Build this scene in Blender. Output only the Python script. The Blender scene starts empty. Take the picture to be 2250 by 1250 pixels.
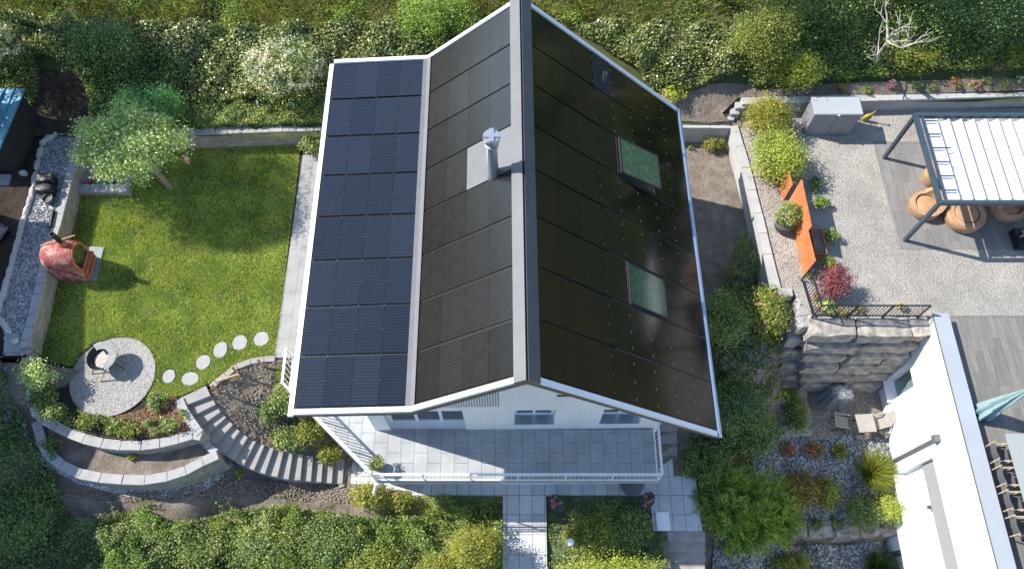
import bpy, bmesh, math, random
import numpy as np
from mathutils import Vector, Matrix, noise
from mathutils.geometry import delaunay_2d_cdt

# ---------------------------------------------------------------- camera, sky, sun, exposure
S = bpy.context.scene
COL = S.collection
CH, FPX, TILT = 24.6, 1700.0, math.radians(25.7)      # height over the lawn, focal length in photo pixels, tilt from straight down
cam = bpy.data.cameras.new('camera'); camo = bpy.data.objects.new('camera', cam); COL.objects.link(camo)
camo.location = (0, 0, CH); camo.rotation_euler = (TILT, 0, 0)
cam.sensor_width = 36; cam.lens = 36 * FPX / 2250; cam.clip_end = 3000
S.camera = camo
SUN_EL = math.radians(42.6)
SUN = Vector((-.958 * math.cos(SUN_EL), .287 * math.cos(SUN_EL), math.sin(SUN_EL))).normalized()
w = bpy.data.worlds.new('World'); S.world = w; w.use_nodes = True
nt = w.node_tree; bg = nt.nodes['Background']
sky = nt.nodes.new('ShaderNodeTexSky'); sky.sky_type = 'NISHITA'; sky.sun_disc = False
sky.sun_elevation = SUN_EL; sky.sun_rotation = math.radians(-73.3); sky.air_density = 1.0; sky.dust_density = .2; sky.ozone_density = .9
nt.links.new(sky.outputs[0], bg.inputs[0]); bg.inputs[1].default_value = .15
sl = bpy.data.lights.new('sun', 'SUN'); sl.energy = 4.5; sl.angle = math.radians(.5); sl.color = (1, .955, .88)
so = bpy.data.objects.new('sun', sl); COL.objects.link(so); so.location = (-30, 10, 40)
so.rotation_euler = SUN.to_track_quat('Z', 'Y').to_euler()
S.view_settings.view_transform = 'Standard'; S.view_settings.look = 'None'; S.view_settings.gamma = 1
S.view_settings.exposure = 1.0
S.render.engine = 'CYCLES'

# ---------------------------------------------------------------- measuring: a photo point at a known height -> place on the site
CS, SN = math.cos(TILT), math.sin(TILT)
def P(px, py, z=0.0):
    u = (px - 1125) / FPX; v = (625 - py) / FPX
    dz = CS - SN * v; h = CH - z
    return Vector((u / dz * h, (SN + CS * v) / dz * h, z))
def PX(px, py, x):                       # the same on an upright plane at a known x
    u = (px - 1125) / FPX; v = (625 - py) / FPX
    dz = CS - SN * v; h = x * dz / u
    return Vector((x, (SN + CS * v) / dz * h, CH - h))
rng = np.random.default_rng(7); random.seed(7)
R = math.radians

# ---------------------------------------------------------------- objects, parts, tags
WM = {}
def tag(o, label=None, cat=None, group=None, kind=None):
    if label: o['label'] = label
    if cat: o['category'] = cat
    if group: o['group'] = group
    if kind: o['kind'] = kind
    return o
def thing(name, label, cat, loc, group=None, rotz=0):
    o = bpy.data.objects.new(name, None); COL.objects.link(o)
    o.empty_display_size = .2; o.location = loc; o.rotation_euler = (0, 0, rotz)
    WM[o] = Matrix.Translation(Vector(loc)) @ Matrix.Rotation(rotz, 4, 'Z')
    return tag(o, label, cat, group)
def link(name, me, mat, parent=None, center=None, W=None):
    o = bpy.data.objects.new(name, me); COL.objects.link(o)
    if mat: me.materials.append(mat)
    M = Matrix.Translation(center) if center is not None else Matrix()
    if W is not None: M = W @ M
    WM[o] = M
    if parent is not None:
        o.parent = parent; o.matrix_parent_inverse = WM[parent].inverted()
    o.matrix_basis = M
    return o
def copy_thing(root, loc, rotz=0, label=None):
    def rec(o, p):
        c = o.copy(); COL.objects.link(c)
        if p is not None:
            mi = o.matrix_parent_inverse.copy(); c.parent = p; c.matrix_parent_inverse = mi
        for ch in [x for x in KIDS.get(o, [])]: rec(ch, c)
        return c
    KIDS = {}
    for o in COL.objects:
        if o.parent: KIDS.setdefault(o.parent, []).append(o)
    r = rec(root, None); r.location = loc; r.rotation_euler = (0, 0, rotz)
    if label: r['label'] = label
    return r

class MB:
    def __init__(s): s.v = []; s.f = []
    def add(s, vs, fs, M=None):
        b = len(s.v)
        for p in vs:
            p = Vector(p); s.v.append(tuple(M @ p) if M else tuple(p))
        s.f += [tuple(i + b for i in f) for f in fs]; return s
    def box(s, c, d, rz=0, M=None):
        x, y, z = d[0] / 2, d[1] / 2, d[2] / 2
        vs = [(-x, -y, -z), (x, -y, -z), (x, y, -z), (-x, y, -z), (-x, -y, z), (x, -y, z), (x, y, z), (-x, y, z)]
        T = Matrix.Translation(Vector(c)) @ Matrix.Rotation(rz, 4, 'Z')
        if M: T = T @ M
        return s.add(vs, [(3, 2, 1, 0), (4, 5, 6, 7), (0, 1, 5, 4), (1, 2, 6, 5), (2, 3, 7, 6), (3, 0, 4, 7)], T)
    def prism(s, poly, z0, z1):                        # outline in plan, from z0 up to z1
        a = sum(poly[i][0] * poly[(i + 1) % len(poly)][1] - poly[(i + 1) % len(poly)][0] * poly[i][1] for i in range(len(poly)))
        if a < 0: poly = poly[::-1]
        n = len(poly)
        vs = [(p[0], p[1], z0) for p in poly] + [(p[0], p[1], z1) for p in poly]
        return s.add(vs, [tuple(range(n - 1, -1, -1)), tuple(range(n, 2 * n))] + [(i, (i + 1) % n, n + (i + 1) % n, n + i) for i in range(n)])
    def prism_y(s, poly, y0, y1):                      # outline in x,z, from y0 back to y1
        a = sum(poly[i][0] * poly[(i + 1) % len(poly)][1] - poly[(i + 1) % len(poly)][0] * poly[i][1] for i in range(len(poly)))
        if a < 0: poly = poly[::-1]
        n = len(poly)
        vs = [(p[0], y0, p[1]) for p in poly] + [(p[0], y1, p[1]) for p in poly]
        return s.add(vs, [tuple(range(n)), tuple(range(2 * n - 1, n - 1, -1))] + [(i, n + i, n + (i + 1) % n, (i + 1) % n) for i in range(n)])
    def bar(s, p, q, w, h=None, up=(0, 0, 1)):
        p = Vector(p); q = Vector(q); h = h or w; d = (q - p).normalized(); u = Vector(up)
        if abs(d.dot(u)) > .98: u = Vector((1, 0, 0))
        sx = d.cross(u).normalized() * w / 2; sy = sx.cross(d).normalized() * h / 2
        vs = [p - sx - sy, p + sx - sy, p + sx + sy, p - sx + sy, q - sx - sy, q + sx - sy, q + sx + sy, q - sx + sy]
        return s.add(vs, [(0, 1, 2, 3), (7, 6, 5, 4), (0, 4, 5, 1), (1, 5, 6, 2), (2, 6, 7, 3), (3, 7, 4, 0)])
    def tube(s, pts, r, n=8, caps=True):
        pts = [Vector(p) for p in pts]; m = len(pts)
        rs = r if hasattr(r, '__len__') else [r] * m
        vs = []; fs = []; prev = None
        for i, p in enumerate(pts):
            d = (pts[min(i + 1, m - 1)] - pts[max(i - 1, 0)]).normalized()
            a = prev if prev is not None else (Vector((0, 0, 1)) if abs(d.z) < .9 else Vector((1, 0, 0)))
            x = (a - d * a.dot(d)).normalized(); y = d.cross(x); prev = x
            for k in range(n):
                t = 2 * math.pi * k / n; vs.append(p + (x * math.cos(t) + y * math.sin(t)) * rs[i])
        for i in range(m - 1):
            for k in range(n):
                fs.append((i * n + k, i * n + (k + 1) % n, (i + 1) * n + (k + 1) % n, (i + 1) * n + k))
        if caps: fs += [tuple(range(n - 1, -1, -1)), tuple(range((m - 1) * n, m * n))]
        return s.add(vs, fs)
    def lathe(s, prof, c=(0, 0, 0), n=24, sx=1, sy=1, M=None):   # prof: (radius, z) bottom to top
        vs = []; fs = []; m = len(prof); c = Vector(c)
        for r, z in prof:
            for k in range(n):
                t = 2 * math.pi * k / n; q = Vector((math.cos(t) * r * sx, math.sin(t) * r * sy, z))
                vs.append(c + (M @ q if M else q))
        for i in range(m - 1):
            for k in range(n):
                fs.append((i * n + k, i * n + (k + 1) % n, (i + 1) * n + (k + 1) % n, (i + 1) * n + k))
        if prof[0][0] > 1e-4: fs.append(tuple(range(n - 1, -1, -1)))
        if prof[-1][0] > 1e-4: fs.append(tuple(range((m - 1) * n, m * n)))
        return s.add(vs, fs)
    def rock(s, c, d, seed=0, rz=0, rough=.18, sub=2, square=.0):
        bm = bmesh.new(); bmesh.ops.create_icosphere(bm, subdivisions=sub, radius=1)
        T = Matrix.Rotation(rz, 3, 'Z'); vs = []
        for v in bm.verts:
            p = v.co.normalized()
            if square:
                m = max(abs(p.x), abs(p.y), abs(p.z)); p = p.lerp(p / m, square)
            k = 1 + rough * noise.noise(p * 1.6 + Vector((seed * 3.1, seed, 0))) + rough * .5 * noise.noise(p * 4 + Vector((seed, 0, seed)))
            q = T @ Vector((p.x * d[0] / 2, p.y * d[1] / 2, p.z * d[2] / 2)) * k
            vs.append(q + Vector(c))
        fs = [tuple(v.index for v in f.verts) for f in bm.faces]; bm.free()
        return s.add(vs, fs)
    def boulder(s, c, d, seed=0, rz=0, rough=.05, cuts=5):
        bm = bmesh.new(); bmesh.ops.create_cube(bm, size=1); bmesh.ops.subdivide_edges(bm, edges=list(bm.edges), cuts=cuts, use_grid_fill=True)
        T = Matrix.Rotation(rz, 3, 'Z'); rr = random.Random(seed); sh = [rr.uniform(-.06, .06) for _ in range(6)]; vs = []; o = Vector((seed * 1.7, seed * .9, seed * .3))
        for v in bm.verts:
            p = v.co.copy(); k = sorted((abs(p.x), abs(p.y), abs(p.z)))
            if k[1] > .49: p *= .955
            q = Vector((p.x * d[0] * (1 + sh[0] * p.z * 2 + sh[1] * p.y), p.y * d[1] * (1 + sh[2] * p.z * 2), p.z * d[2] * (1 + sh[3] * p.x * 2 + sh[4] * p.y)))
            n_ = Vector((noise.noise(q * 2.6 + o), noise.noise(q * 2.6 + o * 2), noise.noise(q * 2.6 - o))) + .5 * Vector((noise.noise(q * 7 + o), noise.noise(q * 7 + o * 2), noise.noise(q * 7 - o)))
            vs.append(T @ (q + n_ * rough) + Vector(c))
        fs = [tuple(v.index for v in f.verts) for f in bm.faces]; bm.free()
        return s.add(vs, fs)
    def build(s, name, mat, parent=None, smooth=False, bevel=0, W=None):
        vs = np.array(s.v, float); c = Vector(((vs.min(0) + vs.max(0)) / 2).tolist()); c.z = float(vs[:, 2].min())
        me = bpy.data.meshes.new(name)
        me.from_pydata([(p[0] - c.x, p[1] - c.y, p[2] - c.z) for p in s.v], [], s.f)
        if bevel:
            bm = bmesh.new(); bm.from_mesh(me)
            es = [e for e in bm.edges if len(e.link_faces) == 2 and e.calc_face_angle(0) > .5]
            bmesh.ops.bevel(bm, geom=es, offset=bevel, segments=2, affect='EDGES', clamp_overlap=True)
            bm.to_mesh(me); bm.free()
        if smooth:
            me.polygons.foreach_set('use_smooth', [True] * len(me.polygons)); me.set_sharp_from_angle(angle=R(38))
        return link(name, me, mat, parent, c, W)
def solo(mb, name, mat, label, cat, group=None, **k):
    return tag(mb.build(name, mat, **k), label, cat, group)

# ---------------------------------------------------------------- materials
def srgb(r, g, b): return tuple(((c / 255) / 12.92 if c / 255 <= .04045 else ((c / 255 + .055) / 1.055) ** 2.4) for c in (r, g, b)) + (1,)
class N:
    def __init__(s, name):
        s.m = bpy.data.materials.new(name); s.m.use_nodes = True; s.t = s.m.node_tree; s.b = s.t.nodes['Principled BSDF']; s.out = s.t.nodes['Material Output']
    def n(s, typ, ins=None, **k):
        nd = s.t.nodes.new('ShaderNode' + typ)
        for a, v in k.items(): setattr(nd, a, v)
        for a, v in (ins or {}).items(): s.set(nd.inputs[a], v)
        return nd
    def set(s, inp, v):
        if hasattr(v, 'is_linked') or isinstance(v, bpy.types.NodeSocket): s.t.links.new(v, inp)
        else: inp.default_value = v
    def pos(s): return s.n('NewGeometry').outputs['Position']
    def obj(s): return s.n('TexCoord').outputs['Object']
    def noise(s, vec, scale, detail=4, rough=.6): return s.n('TexNoise', {'Vector': vec, 'Scale': scale, 'Detail': detail, 'Roughness': rough}).outputs['Fac']
    def ramp(s, fac, stops, interp='LINEAR'):
        r = s.n('ValToRGB', {'Fac': fac}); e = r.color_ramp; e.interpolation = interp
        while len(e.elements) < len(stops): e.elements.new(.5)
        for el, (p, c) in zip(e.elements, stops): el.position = p; el.color = c if len(c) == 4 else tuple(c) + (1,)
        return r.outputs['Color']
    def mix(s, fac, a, b, mode='MIX'):
        x = s.n('Mix', data_type='RGBA', blend_type=mode)
        for i, v in ((0, fac), (6, a), (7, b)):
            s.set(x.inputs[i], v if not (isinstance(v, tuple) and len(v) == 3) else v + (1,))
        return x.outputs[2]
    def math(s, op, a, b=0.0):
        x = s.n('Math', operation=op); s.set(x.inputs[0], a); s.set(x.inputs[1], b); return x.outputs[0]
    def bump(s, h, strength=.4, dist=.02):
        bp = s.n('Bump', {'Height': h, 'Strength': strength, 'Distance': dist}); s.t.links.new(bp.outputs[0], s.b.inputs['Normal'])
    def fin(s, col=None, rough=.8, metal=0, spec=.5):
        if col is not None: s.set(s.b.inputs['Base Color'], col)
        s.set(s.b.inputs['Roughness'], rough); s.b.inputs['Metallic'].default_value = metal; s.b.inputs['Specular IOR Level'].default_value = spec
        return s.m
def C3(c, k=1): return (c[0] * k, c[1] * k, c[2] * k, 1)
def plain(name, c, rough=.6, metal=0, var=.18, scale=6, bump=.0, bscale=60, world=False, spec=.5):
    n = N(name); v = n.pos() if world else n.obj()
    f = n.noise(v, scale, 5)
    col = n.ramp(f, [(.3, C3(c, 1 - var)), (.7, C3(c, 1 + var))])
    if bump: n.bump(n.noise(v, bscale, 5), bump, .02)
    return n.fin(col, rough, metal, spec)
def gravel(name, cols, scale=32, patch=.25, bump=.9):
    n = N(name); v = n.pos()
    vo = n.n('TexVoronoi', {'Vector': v, 'Scale': scale}); 
    rnd = n.n('SeparateColor', {'Color': vo.outputs['Color']}).outputs[0]
    col = n.ramp(rnd, [(i / (len(cols) - 1), c) for i, c in enumerate(cols)])
    big = n.noise(v, .7, 5)
    col = n.mix(1.0, col, n.ramp(big, [(.3, (1 - patch,) * 3), (.7, (1 + patch * .4,) * 3)]), 'MULTIPLY')
    d = n.n('TexVoronoi', {'Vector': v, 'Scale': scale}).outputs['Distance']
    n.bump(n.math('SUBTRACT', 1.0, d), bump, .03)
    return n.fin(col, .85)
def slabs(name, c, bw, rh, offset, ox=0, oy=0, swap=True, mortar=.012, mc=.35, var=.12, spk=0):
    n = N(name); v = n.pos()
    mp = n.n('Mapping', {'Vector': v, 'Location': (ox, oy, 0)})
    if swap:
        sp = n.n('SeparateXYZ', {'Vector': mp.outputs[0]}); cb = n.n('CombineXYZ', {'X': sp.outputs[1], 'Y': sp.outputs[0]}); vec = cb.outputs[0]
    else: vec = mp.outputs[0]
    br = n.n('TexBrick', {'Vector': vec, 'Color1': C3(c, 1 - var), 'Color2': C3(c, 1 + var), 'Mortar': C3(c, mc), 'Scale': 1.0, 'Mortar Size': mortar, 'Mortar Smooth': .1, 'Brick Width': bw, 'Row Height': rh}, offset=offset, offset_frequency=2, squash=1)
    st = n.ramp(n.noise(v, 1.4, 6, .65), [(.3, (.8,) * 3), (.7, (1.1,) * 3)])
    col = n.mix(1.0, br.outputs['Color'], st, 'MULTIPLY')
    if spk:
        col = n.mix(1.0, col, n.ramp(n.noise(v, 70, 2), [(.35, (1 - spk,) * 3), (.65, (1 + spk,) * 3)]), 'MULTIPLY')
    n.bump(n.math('ADD', n.math('MULTIPLY', n.math('SUBTRACT', 1.0, br.outputs['Fac']), 2.0), n.noise(v, 60, 3)), .35, .01)
    return n.fin(col, .8)
def soil(name, c1, c2, c3):
    n = N(name); v = n.pos()
    f = n.noise(v, 2.2, 8, .7); col = n.ramp(f, [(.3, c1), (.5, c2), (.72, c3)])
    g = n.noise(v, 28, 6, .75)
    col = n.mix(1.0, col, n.ramp(g, [(.32, (.6,) * 3), (.7, (1.3,) * 3)]), 'MULTIPLY')
    n.bump(n.math('ADD', g, n.math('MULTIPLY', n.noise(v, 7, 5), 1.5)), .9, .06)
    return n.fin(col, .95, spec=.2)
def leafmat(name, stops, rough=.5, trans=.3, spec=.4, dry=False):
    g_ = 1.0 if 'petals' in name else 2.6
    stops = [tuple(c * g_ for c in s[:3]) + (1,) for s in stops]
    n = N(name); rnd = n.n('NewGeometry').outputs['Random Per Island']
    col = n.ramp(rnd, [(i / (len(stops) - 1), c) for i, c in enumerate(stops)])
    big = n.ramp(n.noise(n.pos(), 1.1, 6, .65), [(.3, (.62, .70, .66)), (.7, (1.5, 1.28, 1.05))])
    col = n.mix(1.0, col, big, 'MULTIPLY')
    if dry: col = n.mix(n.ramp(n.noise(n.pos(), .55, 8, .75), [(.56, (0,) * 3), (.7, (.75,) * 3)]), col, (.34, .31, .13, 1))
    n.fin(col, rough, 0, spec)
    tr = n.n('BsdfTranslucent', {'Color': n.mix(1.0, col, (1.25, 1.35, .7), 'MULTIPLY')})
    mx = n.n('MixShader', {0: trans, 1: n.b.outputs[0], 2: tr.outputs[0]})
    n.t.links.new(mx.outputs[0], n.out.inputs[0])
    return n.m
def blockstone(name, c, bw=.4, rh=.2, var=.15, mc=.55):
    n = N(name); v = n.pos(); sp = n.n('SeparateXYZ', {'Vector': v})
    cb = n.n('CombineXYZ', {'X': n.math('SUBTRACT', sp.outputs[0], sp.outputs[1]), 'Y': sp.outputs[2]})
    br = n.n('TexBrick', {'Vector': cb.outputs[0], 'Color1': C3(c, 1 - var), 'Color2': C3(c, 1 + var), 'Mortar': C3(c, mc), 'Scale': 1.0, 'Mortar Size': .008, 'Mortar Smooth': .2, 'Brick Width': bw, 'Row Height': rh}, offset=.5)
    col = n.mix(1.0, br.outputs['Color'], n.ramp(n.noise(v, 3, 8, .7), [(.3, (.75, .74, .7)), (.7, (1.12,) * 3)]), 'MULTIPLY')
    n.bump(n.math('ADD', n.math('MULTIPLY', br.outputs['Fac'], -1.0), n.noise(v, 25, 6, .7)), .7, .03)
    return n.fin(col, .9)
M = {}
M['white'] = plain('white_render', (.78, .78, .77), .8, var=.07, scale=1.1, bump=.12, bscale=120)
n = N('white_render_wall'); v = n.pos()
st = n.n('Mapping', {'Vector': v, 'Scale': (3.2, 3.2, .22)})
col = n.mix(1.0, n.ramp(n.noise(v, .8, 7, .6), [(.3, (.72, .72, .70, 1)), (.65, (.8, .8, .79, 1))]), n.ramp(n.noise(st.outputs[0], 1.2, 6, .65), [(.3, (.93, .93, .92)), (.6, (1.0,) * 3)]), 'MULTIPLY')
n.bump(n.noise(v, 120, 3), .12, .01); M['white'] = n.fin(col, .8)
M['bwhite'] = plain('white_paint', (.8, .8, .8), .4, var=.03)
M['metalg'] = plain('grey_flashing', (.135, .135, .14), .5, .15, var=.08, scale=2.2)
M['metald'] = plain('dark_metal_ridge_shade', (.10, .105, .115), .4, .3, var=.12, scale=2)
M['gutter'] = plain('gutter_zinc', (.42, .5, .6), .3, .75, var=.1, scale=3)
M['steel'] = plain('stainless', (.42, .43, .45), .3, .6, var=.08, scale=3)
M['eave'] = plain('eave_board', (.13, .115, .09), .7, var=.15, scale=5)
M['black'] = plain('black_metal', (.02, .022, .026), .45, .3, var=.2)
M['anthr'] = plain('slate_blue_aluminium', (.055, .085, .11), .35, .35, var=.1, scale=2)
M['darkglass'] = plain('dark_glass', (.012, .016, .017), .04, 0, var=.15, scale=2, spec=.8)
M['wood'] = plain('bare_wood', (.42, .26, .13), .75, var=.25, scale=8, bump=.3)
M['bark'] = plain('pale_bark', (.26, .20, .14), .9, var=.3, scale=7, bump=.8, bscale=30)
M['bark2'] = plain('grey_bark', (.42, .38, .34), .9, var=.25, scale=7, bump=.6, bscale=30)
M['stem'] = plain('dark_stem', (.08, .055, .03), .9, var=.25)
M['plastic'] = plain('black_plastic', (.012, .012, .014), .5, var=.25, scale=9, bump=.4, bscale=12)
M['terra'] = None
M['pebblestone'] = plain('pebblestone', (.3, .31, .32), .85, var=.3, scale=5, bump=.5, bscale=20)
M['rock'] = plain('quarried_rock', (.27, .245, .215), .9, var=.55, scale=2.8, bump=1.0, bscale=7)
M['rockpale'] = plain('pale_rock', (.34, .325, .3), .9, var=.28, scale=2.2, bump=.9, bscale=10)
M['edge'] = plain('edging_rock', (.42, .41, .39), .9, var=.2, scale=5, bump=.7, bscale=16)
M['coping'] = plain('coping_stone', (.31, .305, .295), .9, var=.14, scale=4, bump=.5, bscale=26)
M['wallc'] = plain('pale_wall_concrete', (.36, .355, .34), .9, var=.14, scale=1.8, bump=.4, bscale=30)
M['block'] = blockstone('block_wall_face', (.33, .30, .26))
M['concrete'] = plain('concrete', (.31, .3, .29), .85, var=.1, scale=2.5, bump=.3, bscale=60, world=True)
M['step'] = plain('step_concrete', (.27, .255, .235), .88, var=.12, scale=3, bump=.35, bscale=50, world=True)
M['stepold'] = plain('weathered_concrete', (.29, .265, .235), .9, var=.2, scale=3, bump=.4, bscale=40, world=True)
M['stone'] = plain('stepping_stone', (.31, .3, .29), .9, var=.12, scale=7, bump=.5, bscale=30)
M['terrace'] = slabs('terrace_tiles', (.33, .34, .345), .655, .432, .5, oy=.02, ox=.1, mortar=.006, mc=.3, var=.06)
M['path'] = slabs('path_slabs', (.285, .28, .27), .86, .43, .5, ox=8.02, oy=.1, mortar=.005, mc=.45, var=.04)
M['lower'] = slabs('lower_path_slabs', (.50, .505, .50), .645, .435, 0, ox=.18, oy=.13, mortar=.012, mc=.4, var=.12, spk=.18)
M['gravel'] = gravel('grey_gravel', [(.2, .185, .16), (.33, .305, .265), (.41, .38, .335), (.51, .475, .425)], 46)
M['gravelb'] = gravel('path_gravel', [(.13, .14, .15), (.36, .365, .37), (.5, .5, .5), (.62, .62, .62)], 20, .2, 1)
M['gravelc'] = gravel('circle_gravel', [(.17, .155, .14), (.3, .285, .26), (.36, .345, .32), (.45, .43, .41)], 36, .12)
M['gravelt'] = gravel('tan_gravel', [(.17, .145, .12), (.28, .25, .21), (.34, .3, .26), (.42, .385, .35)], 26)
M['graveld'] = gravel('court_gravel', [(.12, .1, .08), (.22, .19, .16), (.3, .26, .22), (.4, .36, .32)], 24)
M['pebble'] = gravel('pebble_bed', [(.08, .085, .09), (.2, .21, .22), (.33, .34, .35), (.5, .51, .52)], 11, .3, 1)
M['soil'] = soil('bare_soil', (.16, .13, .10, 1), (.25, .205, .165, 1), (.36, .305, .25, 1))
M['soild'] = soil('dark_soil', (.03, .022, .018, 1), (.06, .045, .035, 1), (.1, .08, .06, 1))
M['mulch'] = soil('bark_mulch', (.10, .045, .025, 1), (.22, .10, .055, 1), (.34, .2, .13, 1))
n = N('lawn_turf'); v = n.pos()
col = n.ramp(n.noise(v, .8, 8, .7), [(.3, (.05, .08, .014, 1)), (.5, (.09, .125, .022, 1)), (.72, (.18, .19, .07, 1))])
col = n.mix(1.0, col, n.ramp(n.noise(v, 14, 6, .8), [(.3, (.5, .55, .5)), (.7, (1.35, 1.3, 1.2))]), 'MULTIPLY')
n.bump(n.noise(v, 22, 6, .8), 1, .05); M['turf'] = n.fin(col, .9, spec=.2)
n = N('hill_soil'); v = n.pos()
M['hill'] = n.fin(n.ramp(n.noise(v, 1.2, 8, .7), [(.3, (.03, .045, .016, 1)), (.7, (.09, .10, .04, 1))]), .95, spec=.2)
n = N('wide_country'); v = n.pos()
M['country'] = n.fin(n.ramp(n.noise(v, .05, 10, .7), [(.3, (.04, .045, .018, 1)), (.55, (.09, .085, .04, 1)), (.7, (.15, .13, .07, 1))]), .95, spec=.1)
# solar glass: near black cells under glass, with the fine printed lines of the cells
def panelmat(name, base, line, ax_lines, scale, rough, lw=.12):
    n = N(name); v = n.obj(); sp = n.n('SeparateXYZ', {'Vector': v})
    a = n.math('FRACT', n.math('MULTIPLY', sp.outputs[ax_lines], scale))
    ln = n.math('LESS_THAN', a, lw)
    dash = n.math('GREATER_THAN', n.noise(v, 9, 1), .42)
    b = n.math('FRACT', n.math('MULTIPLY', sp.outputs[1 - ax_lines], 7.2)); c = n.math('FRACT', n.math('MULTIPLY', sp.outputs[ax_lines], 2.7))
    tick = n.math('MULTIPLY', n.math('LESS_THAN', b, .07), n.math('LESS_THAN', c, .3))
    fac = n.math('MAXIMUM', n.math('MULTIPLY', ln, n.math('ADD', .45, n.math('MULTIPLY', dash, .3))), n.math('MULTIPLY', tick, .35))
    col = n.mix(fac, base, line)
    oi = n.n('ObjectInfo').outputs['Random']
    col = n.mix(1.0, col, n.ramp(oi, [(0, (.8,) * 3), (1, (1.2,) * 3)]), 'MULTIPLY')
    rr = n.ramp(n.noise(v, 3, 4), [(.3, (rough * .8,) * 3), (.7, (rough * 1.3,) * 3)])
    return n.fin(col, rr, 0, .5)
M['panel'] = panelmat('solar_glass_sky_tint', (.0115, .015, .0225, 1), (.034, .045, .06, 1), 1, 11.5, .12)  # low slope: blue sky reflection put into the base colour
M['panel2'] = panelmat('solar_glass_horizon_tint', (.014, .013, .012, 1), (.030, .029, .029, 1), 1, 11.5, .17)  # same panels, steep slope: brownish horizon reflection put into the base
M['panel3'] = panelmat('solar_glass_hill_tint', (.012, .011, .007, 1), (.019, .018, .014, 1), 1, 11.5, .1)  # same panels, right slope: olive hillside reflection put into the base
n = N('skylight_green_reflection'); v = n.obj()
M['skyglass'] = n.fin(n.ramp(n.noise(v, 5, 7, .7), [(.3, (.02, .06, .035, 1)), (.7, (.085, .16, .09, 1))]), .1, 0, .6)  # mirrored hillside painted into the glass as green blotches
n = N('pool_glass'); M['glass'] = n.fin((.16, .24, .23, 1), .05, .2, .9)
# terracotta plaster, weathered pale on the crown of the vault in blotches
n = N('terracotta_plaster'); v = n.obj()
col = n.ramp(n.noise(v, 3.2, 8, .7), [(.32, (.17, .035, .028, 1)), (.48, (.33, .085, .065, 1)), (.56, (.42, .2, .17, 1)), (.68, (.58, .44, .41, 1))])
n.bump(n.noise(v, 16, 6, .7), .7, .03); M['terra'] = n.fin(col, .8)
M['clay'] = plain('clay_frame', (.42, .13, .06), .8, var=.2, bump=.3)
n = N('rusty_steel'); v = n.obj()
col = n.ramp(n.noise(v, 1.8, 8, .7), [(.3, (.36, .10, .03, 1)), (.55, (.5, .17, .06, 1)), (.75, (.58, .24, .1, 1))])
n.bump(n.noise(v, 40, 5), .2, .01); M['rust'] = n.fin(col, .85)
n = N('wicker'); v = n.obj(); sp = n.n('SeparateXYZ', {'Vector': v})
wv = n.math('FRACT', n.math('MULTIPLY', sp.outputs[2], 22)); wv2 = n.n('TexWave', {'Vector': v, 'Scale': 9, 'Distortion': 1.0}, wave_type='RINGS', rings_direction='Z').outputs['Fac']
col = n.mix(1.0, n.ramp(n.noise(v, 7, 5), [(.3, (.36, .21, .115, 1)), (.7, (.5, .31, .18, 1))]), n.ramp(wv2, [(0, (.82,) * 3), (1, (1.08,) * 3)]), 'MULTIPLY')
n.bump(n.math('ADD', wv, wv2), .5, .01); M['wicker'] = n.fin(col, .7)
def planks(name, c, bw, rh, ox=0):
    n = N(name); v = n.pos(); mp = n.n('Mapping', {'Vector': v, 'Location': (ox, 0, 0)})
    sp = n.n('SeparateXYZ', {'Vector': mp.outputs[0]}); cb = n.n('CombineXYZ', {'X': sp.outputs[1], 'Y': sp.outputs[0]})
    br = n.n('TexBrick', {'Vector': cb.outputs[0], 'Color1': C3(c, .84), 'Color2': C3(c, 1.12), 'Mortar': C3(c, .45), 'Scale': 1.0, 'Mortar Size': .004, 'Brick Width': bw, 'Row Height': rh}, offset=.37)
    gr = n.n('Mapping', {'Vector': v, 'Scale': (9, .9, 1)})
    col = n.mix(1.0, br.outputs['Color'], n.ramp(n.noise(gr.outputs[0], 1.6, 7, .7), [(.3, (.72, .76, .8)), (.7, (1.2, 1.12, 1.04))]), 'MULTIPLY')
    return n.fin(col, .7)
M['deck'] = planks('deck_tiles', (.19, .185, .178), 1.25, .3)
M['deck2'] = planks('roof_deck_tiles', (.175, .165, .15), 1.2, .24)
M['fabric'] = plain('white_canopy', (.47, .48, .50), .7, var=.02)
M['parasol'] = plain('sage_fabric', (.22, .33, .34), .8, var=.12, scale=3)
M['grey'] = plain('grey_cabinet', (.22, .225, .235), .5, var=.04, scale=2)
M['greyp'] = plain('grey_cabinet_lid', (.33, .345, .365), .45, var=.04, scale=2)
M['blind'] = plain('grey_blind', (.27, .275, .27), .8, var=.03)
M['copingm'] = plain('parapet_metal', (.33, .36, .385), .5, .1, var=.06, scale=.6)
M['cover'] = plain('grill_cover', (.17, .18, .2), .38, var=.3, scale=4, bump=.8, bscale=5)
M['textile'] = plain('taupe_textile', (.30, .28, .25), .8, var=.08)
M['teak'] = plain('silvered_teak', (.36, .29, .22), .7, var=.15)
M['tabletop'] = plain('grey_tabletop', (.27, .29, .28), .7, var=.05)
M['seatd'] = plain('dark_textile', (.09, .085, .085), .8, var=.12)
M['yellow'] = plain('yellow_plastic', (.55, .42, .05), .45, var=.12)
M['red'] = plain('red_plastic', (.35, .03, .03), .5); M['greenp'] = plain('green_plastic', (.03, .35, .16), .5)
M['blue'] = plain('blue_plastic', (.03, .06, .4), .5); M['orange'] = plain('orange_plastic', (.55, .25, .05), .5); M['teal'] = plain('teal_plastic', (.1, .4, .42), .5)
M['potd'] = plain('dark_pot', (.07, .072, .08), .6, var=.15)
M['lampw'] = plain('opal_globe', (.85, .85, .83), .3, var=.02)
M['shedroof'] = plain('blue_sheet_metal', (.12, .3, .42), .4, .4, var=.2, scale=3)
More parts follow.
